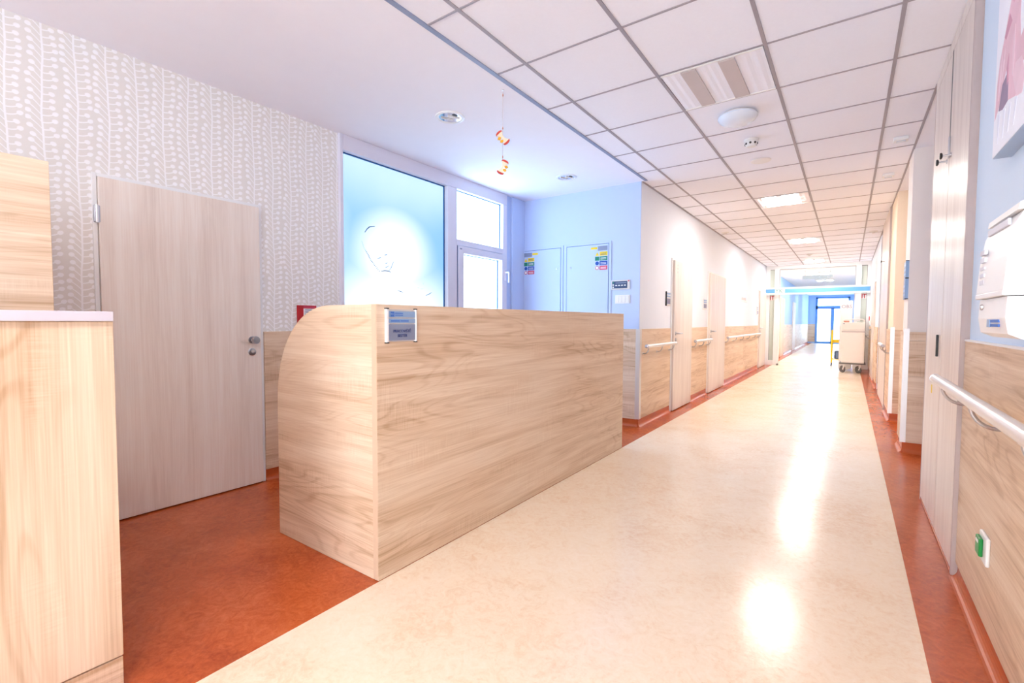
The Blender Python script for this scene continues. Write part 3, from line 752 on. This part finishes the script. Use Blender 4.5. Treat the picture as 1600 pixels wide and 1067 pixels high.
# ------------------------------------------------------------------ cabinets in the left foreground
t = thing('counter_cabinet', 'oak counter cabinet with grey worktop cut by the left picture edge', 'cabinet', (-2.1, -0.4, 0))
bx(-1.895, -1.87, -1.25, 0.474, 0.105, 1.176, bev=0.002).build('front_panel', 'oak_z', t)
bx(-1.893, -1.872, -1.25, 0.473, 0.002, 0.100, bev=0.002).build('plinth', 'oak_y', t)
bx(-2.40, -1.896, 0.45, 0.474, 0.002, 1.176, bev=0.002).build('side_panel', 'oak_z', t)
bx(-2.40, -1.896, -1.25, 0.449, 0.06, 1.170).build('carcass', 'edge', t)
bx(-2.42, -1.855, -1.27, 0.472, 1.177, 1.207, bev=0.002).build('worktop', 'grey_top', t)
t = thing('tall_cupboard', 'taller oak cupboard behind the grey topped counter', 'cupboard', (-2.85, -0.4, 0))
bx(-2.625, -2.60, -1.25, 0.474, 0.06, 1.807, bev=0.002).build('front_panel', 'oak_y', t)
bx(-3.10, -2.626, 0.452, 0.474, 0.002, 1.807, bev=0.002).build('side_panel', 'oak_z', t)
bx(-3.10, -2.626, -1.25, 0.451, 0.002, 1.78).build('carcass', 'edge', t)
bx(-3.10, -2.626, -1.25, 0.451, 1.781, 1.806).build('top_panel', 'oak_y', t)

# ------------------------------------------------------------------ corridor doors on the white wall
def corridor_door(n, y0, y1, label, number=True):
    t = thing('door_%d' % n, label, 'door', (XC, (y0+y1)/2, 0), kind='structure')
    zt = 1.985
    for a, b, z0, z1 in ((y0-0.035, y0-0.002, 0, zt+0.03), (y1+0.002, y1+0.035, 0, zt+0.03), (y0-0.002, y1+0.002, zt+0.003, zt+0.03)):
        bx(XC, XC+0.017, a, b, z0, z1, bev=0.002).build('door_frame', 'white_matt', t)
    bx(XC, XC+0.042, y0, y1, 0.012, zt, bev=0.003).build('door_leaf', 'closet_z', t)
    xf = XC+0.042
    r = MB().lathe([(0, 0), (0.025, 0), (0.025, 0.008), (0, 0.008)], (xf, y0+0.075, 1.03), (1, 0, 0), 18).build('handle_rose', 'steel', t, True)
    MB().tube([(xf+0.008, y0+0.075, 1.03), (xf+0.045, y0+0.075, 1.03), (xf+0.052, y0+0.083, 1.03), (xf+0.052, y0+0.20, 1.03)], 0.010, 10).build('handle_lever', 'steel', r, True)
    l = MB().lathe([(0, 0), (0.025, 0), (0.025, 0.008), (0, 0.008)], (xf, y0+0.075, 0.945), (1, 0, 0), 18).build('lock_rose', 'steel', t, True)
    MB().lathe([(0, 0.008), (0.010, 0.008), (0.010, 0.014), (0, 0.014)], (xf, y0+0.075, 0.948), (1, 0, 0), 12).build('lock_cylinder', 'satin', l)
    if number:
        for i in range(3): bx(xf, xf+0.001, y0+0.10, y0+0.15, 1.83+i*0.045, 1.85+i*0.045).build('number_mark', 'cover', t)
corridor_door(2, 6.25, 7.12, 'oak flush door with lever handle nearest the blue wall corner')
corridor_door(3, 8.20, 9.39, 'oak flush door with lever handle, second along the white wall', False)
corridor_door(4, 13.55, 14.65, 'oak flush door with lever handle next to the glass partition', False)
def door_sign(x, y0, y1, z0, z1, nx, label, dark_edge=True):
    t = thing('door_sign', label, 'sign', (x, (y0+y1)/2, z0), 'grey door name plates')
    bx(x, x+nx*0.012, y0, y1, z0, z1, bev=0.002).build('plate', 'satin', t)
    bx(x, x+nx*0.016, y0-0.004, y0+0.008, z0-0.004, z1+0.004).build('side_profile', 'black' if dark_edge else 'satin', t)
    w = y1-y0
    for i, (a, b) in enumerate(((0.80, 0.94), (0.62, 0.74), (0.12, 0.52))):
        bx(x+nx*0.012, x+nx*0.0135, y0+0.12*w, y1-0.08*w, z0+a*(z1-z0), z0+b*(z1-z0)).build('print_field', 'greyplate' if i == 2 else 'bluestrip', t)
    for i in range(3):
        bx(x+nx*0.0135, x+nx*0.0142, y0+0.22*w, y1-0.2*w, z0+(0.2+i*0.1)*(z1-z0), z0+(0.25+i*0.1)*(z1-z0)).build('text_line', 'print_grey', t)
door_sign(XC, 6.01, 6.18, 1.39, 1.565, 1, 'small grey name plate left of the nearest corridor door')
door_sign(XC, 7.87, 8.10, 1.385, 1.55, 1, 'small grey name plate left of the second corridor door', False)
door_sign(XC, 13.25, 13.46, 1.36, 1.58, 1, 'small grey name plate left of the last corridor door', False)
t = thing('wall_picture', 'small pale framed picture on the white corridor wall', 'picture', (XC, 11.2, 1.63))
bx(XC, XC+0.02, 10.9, 11.75, 1.63, 1.90, bev=0.004).build('frame', 'white', t)
bx(XC+0.02, XC+0.021, 10.95, 11.70, 1.66, 1.87).build('print', 'pale_blue', t)
bx(XC+0.021, XC+0.0215, 11.05, 11.6, 1.66, 1.72).build('print_foreground', 'cover', t)

def handrail(x, y0, y1, z, wallx, n, label, cap='steel', r=0.021, first=0.06):
    t = thing('handrail', label, 'handrail', (wallx, (y0+y1)/2, z-0.1), 'steel handrails on the corridor walls')
    s = 1 if x > wallx else -1
    MB().tube([(x, y0, z), (x, y1, z)], r, 20).build('rail', 'satin', t, True)
    for y, d in ((y0, -1), (y1, 1)):
        MB().lathe([(0, 0), (r+0.001, 0), (r+0.001, 0.006), (r*0.7, 0.011), (0, 0.012)], (x, y, z), (0, d, 0), 20).build('end_cap', cap, t, True)
    for i in range(n):
        y = y0+first+(y1-y0-2*first)*i/max(1, n-1)
        pts = [(wallx+s*0.006, y, z-0.085)]
        for k in range(8):
            a = k/7*PI/2
            pts.append((wallx+s*(abs(x-wallx)*0.35)+s*abs(x-wallx)*0.65*math.sin(a), y, z-0.085+(0.07)*(1-math.cos(a))))
        pts.append((x, y, z-r*0.5))
        b = MB().tube(pts, 0.0065, 10).build('bracket', 'steel', t, True)
        MB().lathe([(0, 0), (0.017, 0), (0.017, 0.006), (0, 0.006)], (wallx, y, z-0.085), (s, 0, 0), 16).build('wall_plate', 'satin', b, True)
        bx(x-0.006, x+0.006, y-0.02, y+0.02, z-r-0.003, z-r+0.003).build('saddle', 'satin', b)
handrail(-1.815, 5.12, 6.19, 0.91, XC+0.015, 3, 'short handrail on the white wall beside the blue corner')
handrail(-1.815, 7.16, 8.15, 0.90, XC+0.015, 3, 'short handrail between the first and second corridor doors')
handrail(-1.815, 9.42, 13.45, 0.895, XC+0.015, 6, 'long handrail between the second and last corridor doors')
handrail(0.335, 0.20, 2.905, 0.925, XR-0.015, 5, 'thick steel handrail in the right foreground', r=0.021, first=0.19)
handrail(0.345, 7.25, 7.98, 0.90, 0.415, 2, 'short handrail on the warm pier by the right recess')
handrail(0.345, 13.3, 14.5, 0.90, 0.415, 3, 'handrail on the right wall beside the linen cart')

# ------------------------------------------------------------------ right side closets
def closet(y0, y1, ysp, xf, label, knobs, group='built-in closets along the right wall'):
    t = thing('closet', label, 'closet', (xf, (y0+y1)/2, 0), group)
    bx(xf+0.02, 1.0, y0+0.02, y1-0.02, 0.0, H-0.003).build('carcass', 'edge', t)
    for a, b in ((y0, y0+0.02), (y1-0.02, y1)): bx(xf-0.001, 1.0, a, b, 0.004, H-0.003, bev=0.004).build('side_panel', 'closet_edge', t)
    bx(xf, xf+0.02, y0+0.02, y1-0.02, 2.655, H-0.003).build('header', 'closet_z', t)
    for a, b in ((y0+0.021, ysp-0.006), (ysp+0.006, y1-0.021)):
        bx(xf, xf+0.019, a, b, 0.03, 2.652, bev=0.002).build('door_leaf', 'closet_z', t)
    bx(xf+0.002, xf+0.019, y0+0.021, y1-0.021, 0.006, 0.027).build('plinth', 'cove', t)
    bx(xf+0.012, xf+0.019, ysp-0.006, ysp+0.006, 0.03, 2.65).build('door_gap', 'dark', t)
    for y, z in knobs:
        k = MB().tube([(xf, y, z), (xf-0.035, y, z)], [0.006, 0.0045], 10).build('knob_stem', 'steel', t, True)
        MB().lathe([(0, 0), (0.012, 0.001), (0.018, 0.006), (0.016, 0.012), (0, 0.014)], (xf-0.034, y, z), (-1, 0, 0), 18).build('knob', 'black', k, True)
        MB().lathe([(0, 0), (0.013, 0), (0.013, 0.003), (0, 0.003)], (xf, y, z), (-1, 0, 0), 14).build('knob_rose', 'steel', k, True)
    return t
t = closet(2.95, 4.125, 3.50, 0.42, 'tall pale closet with two doors in the right foreground', ((3.44, 2.08), (3.57, 2.08)))
bx(0.4185, 0.421, 3.488, 3.512, 2.19, 2.65).build('door_seal', 'rubber', t)
bx(0.412, 0.42, 3.475, 3.495, 2.075, 2.19, bev=0.002).build('lock_plate', 'steel', t)
bx(0.410, 0.42, 3.60, 3.618, 0.99, 1.115, bev=0.003).build('pull_slot', 'black', t)
bx(0.4188, 0.42, 3.77, 3.80, 0.76, 0.81).build('yellow_sticker', 'yellow', t)
t = closet(8.06, 9.7, 9.0, 0.41, 'second tall oak closet beyond the warm pier', ((8.93, 2.09),))
t = thing('door_5', 'oak flush door on the right wall near the glass partition', 'door', (0.43, 12.55, 0), kind='structure')
bx(0.405, 0.43, 11.95, 13.15, 0.012, 2.0, bev=0.003).build('door_leaf', 'closet_z', t)
bx(0.403, 0.405, 12.1, 12.2, 0.78, 0.84).build('yellow_sticker', 'yellow', t)
MB().tube([(0.405, 13.05, 1.03), (0.36, 13.05, 1.03), (0.35, 13.04, 1.03), (0.35, 12.92, 1.03)], 0.010, 10).build('handle_lever', 'steel', t, True)
t = thing('wall_phone', 'white wall unit with red button beside the partition', 'wall unit', (0.43, 13.0, 1.15))
bx(0.385, 0.43, 13.30, 13.62, 1.13, 1.40, bev=0.01).build('case', 'white', t)
MB().lathe([(0, 0), (0.05, 0), (0.045, 0.014), (0, 0.016)], (0.385, 13.45, 1.28), (-1, 0, 0), 18).build('red_button', 'red', t, True)

# signs on the narrow pier: two plates standing out from the wall
for z0, z1, w in ((1.59, 1.745, 'upper'), (1.40, 1.585, 'lower')):
    t = thing('pier_sign', w+' of the two stacked name plates on the narrow white pier', 'sign', (0.43, 5.65, z0), 'name plates on the narrow pier')
    bx(0.412, 0.43, 5.56, 5.80, z0, z1, bev=0.002).build('plate', 'greyplate', t)
    bx(0.406, 0.43, 5.553, 5.565, z0-0.002, z1+0.002).build('side_profile', 'bluestrip', t)
    for z in (z0-0.003, z1-0.003): bx(0.405, 0.43, 5.552, 5.572, z, z+0.006).build('end_cap', 'black', t)
    for i in range(3): bx(0.410, 0.412, 5.59, 5.77, z0+0.03+i*0.04, z0+0.05+i*0.04).build('text_line', 'bluestrip', t)

# ------------------------------------------------------------------ things on the near right wall
def canvas():
    t = thing('canvas_picture', 'canvas photo print of a pink baby hand on the pale blue wall', 'picture', (XR, 1.95, 1.76))
    x = 0.40
    bx(x+0.001, XR, 1.50, 2.385, 1.765, 2.45, bev=0.003).build('stretcher', 'canvas_edge', t)
    c = bx(x, x+0.002, 1.502, 2.383, 1.767, 2.448).build('print', 'canvas', t)
    def d(poly, m, k): MB().prism(poly, lambda a, b, q: (q, a, b), x-0.0004*k, x).build('print_shape', m, c)
    d([(2.20, 2.42), (2.199, 2.248), (2.244, 2.193), (2.282, 2.141), (2.33, 2.085), (2.355, 2.017), (2.37, 1.893), (2.31, 1.93), (2.281, 1.977), (2.213, 2.04), (2.202, 1.905), (2.112, 1.885), (2.092, 1.966), (2.0, 1.96), (1.9, 2.0), (1.85, 2.08), (1.95, 2.10), (2.06, 2.06), (2.085, 2.05), (2.10, 2.12), (2.10, 2.25), (2.09, 2.42)], 'skin', 1)
    d([(2.214, 2.004), (2.283, 1.985), (2.318, 1.91), (2.268, 1.898), (2.202, 1.905)], 'print_grey', 2)
    d([(2.129, 1.992), (2.151, 1.954), (2.103, 1.88), (2.043, 1.868), (2.02, 1.914), (2.06, 1.985)], 'skin_light', 2)
    d([(2.224, 2.19), (2.282, 2.141), (2.26, 2.123), (2.191, 2.151)], 'skin_dark', 2)
    d([(2.215, 2.06), (2.235, 2.02), (2.22, 1.96), (2.205, 1.97)], 'skin_dark', 3)
    d([(2.19, 2.30), (2.205, 2.24), (2.18, 2.20), (2.165, 2.26)], 'skin_dark', 2)
    d([(2.30, 2.10), (2.325, 2.05), (2.335, 1.95), (2.325, 1.95), (2.305, 2.03)], 'skin_light', 2)
    d([(2.262, 2.11), (2.285, 2.06), (2.30, 2.0), (2.29, 2.0), (2.265, 2.06)], 'skin_light', 2)
    d([(2.15, 2.12), (2.17, 2.06), (2.165, 1.97), (2.15, 1.96), (2.145, 2.05)], 'skin_light', 2)
    for k in range(4): d([(2.33-k*0.07, 1.90-k*0.006), (2.30-k*0.07, 1.895-k*0.006), (2.315-k*0.065, 1.80), (2.322-k*0.065, 1.80)], 'canvas_fold', 2)
    d([(2.13, 2.36), (2.15, 2.28), (2.135, 2.18), (2.12, 2.26)], 'skin_light', 2)
canvas()
def dispenser():
    t = thing('towel_dispenser', 'white wall mounted paper dispenser cut by the right picture edge', 'dispenser', (XR, 1.68, 1.14))
    xf, xw, y0, y1, zb, zt = 0.295, XR, 1.555, 1.835, 1.145, 1.475
    prof = [(xw, zb), (xf+0.03, zb), (xf+0.006, zb+0.012), (xf, zb+0.05), (xf+0.002, 1.245), (xw, 1.245)]
    MB().prism(prof, lambda a, b, d: (a, d, b), y0, y1).build('lower_case', 'white', t)
    prof = [(xw, 1.247), (xf-0.004, 1.247), (xf-0.006, 1.262), (xf-0.001, 1.34), (xf+0.008, 1.41), (xf+0.022, 1.44), (xw, 1.44)]
    MB().prism(prof, lambda a, b, d: (a, d, b), y0-0.002, y1+0.002).build('front_cover', 'white', t)
    prof = [(xw, 1.442), (xf+0.012, 1.442), (xf+0.014, 1.458), (xf+0.04, zt), (xw, zt+0.012)]
    MB().prism(prof, lambda a, b, d: (a, d, b), y0-0.004, y1+0.004).build('lid', 'white_matt', t)
    bx(xf-0.0075, xf-0.002, y0-0.003, y1+0.003, 1.247, 1.260, bev=0.002).build('ledge', 'white', t)
    bx(xf+0.0055, xf+0.012, 1.60, 1.80, 1.415, 1.432, bev=0.002).build('finger_recess', 'soft_grey', t)
    for z, h in ((1.365, 0.012), (1.345, 0.012), (1.325, 0.008), (1.305, 0.010), (1.285, 0.012)):
        bx(xf-0.0055, xf+0.001, 1.76, 1.81, z, z+h).build('pictogram', 'soft_grey', t)
    MB().lathe([(0, 0), (0.008, 0), (0.007, 0.004), (0, 0.005)], (xf, 1.79, 1.225), (-1, 0, 0), 12).build('lock_button', 'steel', t)
    bx(xf-0.0012, xf+0.002, 1.70, 1.726, 1.172, 1.192).build('logo_mark', 'bluestrip', t)
    for i in range(2): bx(xf-0.0012, xf+0.002, 1.61, 1.69, 1.184-i*0.011, 1.191-i*0.011).build('logo_line', 'midblue', t)
dispenser()
t = thing('call_switch', 'white wall plate with green rocker low on the oak wainscot', 'switch', (XR-0.015, 2.39, 0.36))
xs = XR-0.015
bx(xs-0.012, xs, 2.335, 2.445, 0.305, 0.410, bev=0.005).build('plate', 'white', t)
bx(xs-0.024, xs-0.012, 2.375, 2.435, 0.325, 0.392, bev=0.004).build('rocker', 'green', t)
bx(xs-0.0255, xs-0.024, 2.39, 2.42, 0.372, 0.382).build('rocker_mark', 'white', t)

# ------------------------------------------------------------------ glass partition
def partition():
    t = thing('partition', 'white framed glass partition with open sliding doorway across the corridor', 'partition', (-0.75, YP, 0), kind='structure')
    y0, y1 = YP, YP+0.07
    def f(x0, x1, z0, z1, n='frame_bar', m='white'): return bx(x0, x1, y0, y1, z0, z1, bev=0.004).build(n, m, t)
    f(XC, -1.80, 0, H); f(-1.69, -1.575, 0, H); f(0.12, 0.234, 0, H); f(0.351, 0.43, 0, H)
    f(-1.80, -1.69, 0, 0.135); f(-1.80, -1.69, 2.63, H); f(0.234, 0.351, 0, 0.135); f(0.234, 0.351, 2.63, H)
    f(-1.575, 0.12, 2.63, H); f(-1.575, 0.12, 1.965, 2.10, 'header_bar')
    f(-1.80, -1.69, 2.0, 2.07); f(0.234, 0.351, 2.0, 2.07)
    for x0, x1, z0, z1, m in ((-1.80, -1.69, 0.135, 2.0, 'sideglass'), (-1.80, -1.69, 2.07, 2.63, 'sideglass'), (0.234, 0.351, 0.135, 2.0, 'sideglass'), (0.234, 0.351, 2.07, 2.63, 'sideglass'), (-1.575, 0.12, 2.10, 2.63, 'glass')):
        p = bx(x0, x1, YP+0.03, YP+0.04, z0, z1).build('pane', m, t)
    for x0, x1, z0, z1 in ((-1.80, -1.69, 2.618, 2.63), (-1.80, -1.792, 0.135, 2.0), (-1.575, 0.12, 2.618, 2.63), (-1.575, -1.563, 2.10, 2.63), (0.234, 0.351, 2.618, 2.63), (0.343, 0.351, 0.135, 2.0), (0.343, 0.351, 2.07, 2.63), (0.11, 0.12, 2.10, 2.63)):
        bx(x0, x1, YP+0.02, YP+0.03, z0, z1).build('pane_edge_strip', 'rubber', t)  # rubber gaskets of the partition panes
    b = bx(-1.895, 0.42, YP-0.11, YP-0.001, 1.935, 2.125, bev=0.006).build('operator_beam', 'white', t)
    bx(-1.885, -1.665, YP-0.113, YP-0.11, 1.975, 2.085).build('blue_stripe', 'signblue', b)
    bx(-1.43, 0.41, YP-0.113, YP-0.11, 1.975, 2.085).build('blue_stripe', 'signblue', b)
    text('exit_lettering', 'YK:', 0.15, (-1.55, YP-0.113, 2.03), (1, 0, 0), (0, 0, 1), 'teal', b)
    for x in (-1.745, 0.2925):
        s = bx(x-0.055, x+0.055, YP+0.024, YP+0.029, 1.79, 1.92).build('warning_sticker', 'white', t)
        bx(x-0.045, x-0.028, YP+0.021, YP+0.024, 1.80, 1.91).build('warning_mark', 'red', s)
        bx(x-0.015, x+0.05, YP+0.021, YP+0.024, 1.885, 1.91).build('warning_mark', 'red', s)
        bx(x+0.004, x+0.022, YP+0.021, YP+0.024, 1.80, 1.885).build('warning_mark', 'red', s)
    # parked sliding leaf edges
    for x0, x1 in ((-1.60, -1.555), (0.10, 0.145)):
        bx(x0, x1, YP+0.075, YP+0.115, 0.02, 1.96, bev=0.004).build('sliding_leaf_edge', 'white_matt', t)
    bx(-1.60, -1.555, YP-0.01, YP+0.075, 0.0, 0.05, bev=0.004).build('floor_guide', 'rubber', t)
partition()

# ------------------------------------------------------------------ corridor beyond
def end_doors():
    t = thing('door_6', 'blue framed double glass doors at the far end of the corridor', 'door', (-0.75, YE, 0), kind='structure')
    X0, X1 = -1.55, 0.05
    def f(x0, x1, z0, z1, n='frame_bar'): bx(x0, x1, YE-0.1, YE, z0, z1, bev=0.005).build(n, 'doorblue', t)
    f(X0, X0+0.10, 0, 2.60); f(X1-0.1, X1, 0, 2.60); f(X0, X1, 1.95, 2.12); f(X0, X1, 2.52, 2.62)
    f(-0.83, -0.67, 0, 2.0); f(X0+0.1, X1-0.1, 0, 0.12)
    for x0, x1, z0, z1 in ((X0+0.1, -0.83, 0.12, 1.95), (-0.67, X1-0.1, 0.12, 1.95), (X0+0.1, X1-0.1, 2.12, 2.52)):
        bx(x0, x1, YE-0.06, YE-0.05, z0, z1).build('pane', 'endglass', t)
    MB().tube([(-0.88, YE-0.1, 0.9), (-0.88, YE-0.15, 0.92), (-0.88, YE-0.15, 1.3), (-0.88, YE-0.1, 1.32)], 0.015, 8).build('pull_handle', 'steel', t, True)
    w = top(bx(XC-0.15, X0-0.002, YE-0.05, YE+0.1, 0, H), 'wall_end', 'deep_blue', 'blue wall left of the far double doors', 'wall', kind='structure')
    sheet(w, 'oak_x', XC, X0-0.01, YE-0.066, YE-0.05, 0.09, 1.1)
    top(bx(X1+0.002, 1.45, YE-0.05, YE+0.1, 0, H), 'wall_end', 'deep_blue', 'blue wall right of the far double doors', 'wall', kind='structure')
    top(bx(X0-0.001, X1+0.001, YE-0.05, YE+0.1, 2.622, H), 'wall_end', 'deep_blue', 'blue wall strip above the far double doors', 'wall', kind='structure')
end_doors()
t = thing('door_9', 'added glowing double doors behind the viewer, unseen fill light', 'door', (-0.7, Y0, 0), kind='structure')  # unseen glazed doors, added as a fill light
for a, b, z0, z1 in ((-1.8, -1.7, 0, 2.6), (0.3, 0.4, 0, 2.6), (-1.7, 0.3, 2.5, 2.6), (-1.7, 0.3, 0, 0.12), (-0.78, -0.62, 0.12, 2.5)):
    bx(a, b, Y0, Y0+0.06, z0, z1, bev=0.004).build('frame_bar', 'white', t)
for a, b in ((-1.7, -0.78), (-0.62, 0.3)): bx(a, b, Y0+0.02, Y0+0.03, 0.12, 2.5).build('pane', 'rear_fill', t)
for i, (y, lab) in enumerate(((17.6, 'glowing lamp just beyond the glass partition'), (20.6, 'glowing lamp in the middle of the corridor beyond'), (24.5, 'cool lamp farther down the corridor beyond'), (28.5, 'cool lamp closest to the far blue doors'))):
    t = thing('ceiling_lamp', lab, 'ceiling lamp', (-0.75, y, H), 'lamps in the corridor beyond the partition')
    bx(-1.05, -0.45, y-0.3, y+0.3, H-0.02, H, bev=0.004).build('housing', 'white', t)
    for x in (-0.9, -0.6): bx(x-0.085, x+0.085, y-0.25, y+0.25, H-0.028, H-0.02).build('diffuser', 'lit_far' if i < 1 else 'cool', t)
t = thing('hanging_sign', 'light blue sign board hanging from the ceiling beyond the partition', 'sign', (-0.75, 16.6, 2.4))
bx(-1.16, -0.42, 16.58, 16.62, 2.47, 2.57, bev=0.004).build('board', 'pale_blue', t)
for x in (-1.1, -0.48): MB().tube([(x, 16.6, 2.57), (x, 16.6, H)], 0.006, 8).build('hanger_rod', 'steel', t)
# left wall furniture of the far corridor
t = thing('door_7', 'amber lit oak door on the left wall beyond the partition', 'door', (XC, 18.8, 0), kind='structure')
bx(XC, XC+0.03, 18.25, 19.35, 0.01, 2.02, bev=0.003).build('door_leaf', 'oak_z', t)
t = thing('door_8', 'grey blue door on the left wall near the far end', 'door', (XC, 23.1, 0), kind='structure')
bx(XC, XC+0.03, 22.55, 23.65, 0.01, 2.02, bev=0.003).build('door_leaf', 'door_z', t)
t = thing('notice_board', 'blue framed notice board on the left wall beyond the partition', 'notice board', (XC, 17.4, 1.2))
bx(XC, XC+0.03, 16.9, 17.7, 1.05, 1.75, bev=0.004).build('frame', 'doorblue', t)
bx(XC+0.03, XC+0.032, 16.96, 17.64, 1.11, 1.69).build('sheet', 'pale_blue', t)

# ------------------------------------------------------------------ linen cart and neighbours
def cart():
    x0, x1, y0, y1 = -0.125, 0.315, 13.6, 14.15
    t = thing('linen_cart', 'white linen cart on grey castors in front of the glass partition', 'cart', ((x0+x1)/2, 13.9, 0))
    bx(x0, x1, y0, y1, 0.235, 1.01, bev=0.008).build('body', 'cupboard_white', t)
    bx(x0+0.02, x1-0.02, y0-0.012, y0, 0.25, 0.93, bev=0.004).build('front_door', 'cupboard_white', t)
    bx(x0-0.006, x1+0.006, y0-0.008, y1+0.006, 0.955, 0.985, bev=0.003).build('middle_band', 'cover', t)
    bx(x0, x1, y0, y1, 1.012, 1.19, bev=0.012).build('lid_box', 'cupboard_white', t)
    MB().tube([(x0+0.02, y0+0.02, 1.19), (x0+0.02, y0, 1.235), (x0+0.06, y0-0.01, 1.262), (x1-0.06, y0-0.01, 1.262), (x1-0.02, y0, 1.235), (x1-0.02, y0+0.02, 1.19)], 0.012, 10).build('push_handle', 'cupboard_white', t, True)
    bx(x0+0.03, x0+0.14, y0+0.04, y0+0.4, 1.19, 1.225, bev=0.01).build('folded_cloth', 'bead', t)
    bx(x1-0.16, x1-0.05, y0+0.04, y0+0.4, 1.19, 1.215, bev=0.01).build('folded_cloth', 'sideglass', t)
    bx(x0+0.02, x0+0.05, y0-0.014, y0, 1.15, 1.165).build('latch', 'greyplate', t)
    bx(x0-0.035, x1+0.03, y0-0.02, y1+0.02, 0.205, 0.235, bev=0.006).build('base_plate', 'rubber', t)
    for cx, cy in ((x0+0.03, y0+0.05), (x1-0.1, y0+0.05), (x0+0.03, y1-0.05), (x1-0.1, y1-0.05)):
        w = MB().lathe([(0.025, -0.014), (0.058, -0.016), (0.066, -0.009), (0.066, 0.009), (0.058, 0.016), (0.025, 0.014), (0.025, -0.014)], (cx, cy, 0.067), (math.sin(0.5), math.cos(0.5), 0), 24).build('castor', 'rubber', t, True)
        MB().lathe([(0, -0.013), (0.027, -0.013), (0.027, 0.013), (0, 0.013)], (cx, cy, 0.067), (math.sin(0.5), math.cos(0.5), 0), 18).build('hub', 'black', w)
        MB().tube([(cx+0.004, cy-0.028, 0.067), (cx+0.03, cy-0.02, 0.15), (cx+0.035, cy, 0.206)], [0.012, 0.016, 0.02], 8).build('fork', 'cupboard_white', w)
cart()
t = thing('tall_cabinet', 'narrow tall white cabinet lettered OBS behind the linen cart', 'cabinet', (-0.05, 14.4, 0))
bx(-0.185, 0.075, 14.30, 14.62, 0.03, 1.725, bev=0.006).build('body', 'cupboard_white', t)
text('lettering', 'OBS', 0.115, (-0.05, 14.298, 1.575), (1, 0, 0), (0, 0, 1), 'print_grey', t)
bx(-0.182, -0.176, 14.297, 14.30, 0.05, 1.72).build('edge_line', 'cover', t)
t = thing('yellow_trolley', 'yellow tubular trolley with a blue bag left of the linen cart', 'trolley', (-0.25, 15.6, 0))
for x in (-0.36, -0.02):
    for y in (15.4, 15.9): MB().tube([(x, y, 0.09), (x, y, 0.98)], 0.016, 10).build('upright', 'yellow', t, True)
for y in (15.4, 15.9):
    for z in (0.70, 0.18): MB().tube([(-0.36, y, z), (-0.02, y, z)], 0.014, 10).build('crossbar', 'yellow', t, True)
bx(-0.34, -0.04, 15.41, 15.89, 0.64, 0.69, bev=0.01).build('tray', 'yellow', t)
bx(-0.30, -0.06, 15.45, 15.85, 0.19, 0.42, bev=0.04).build('blue_bag', 'screen', t)
for x in (-0.36, -0.02):
    for y in (15.4, 15.9): MB().lathe([(0, -0.014), (0.045, -0.014), (0.045, 0.014), (0, 0.014)], (x, y, 0.046), (1, 0, 0), 16).build('castor', 'rubber', t)
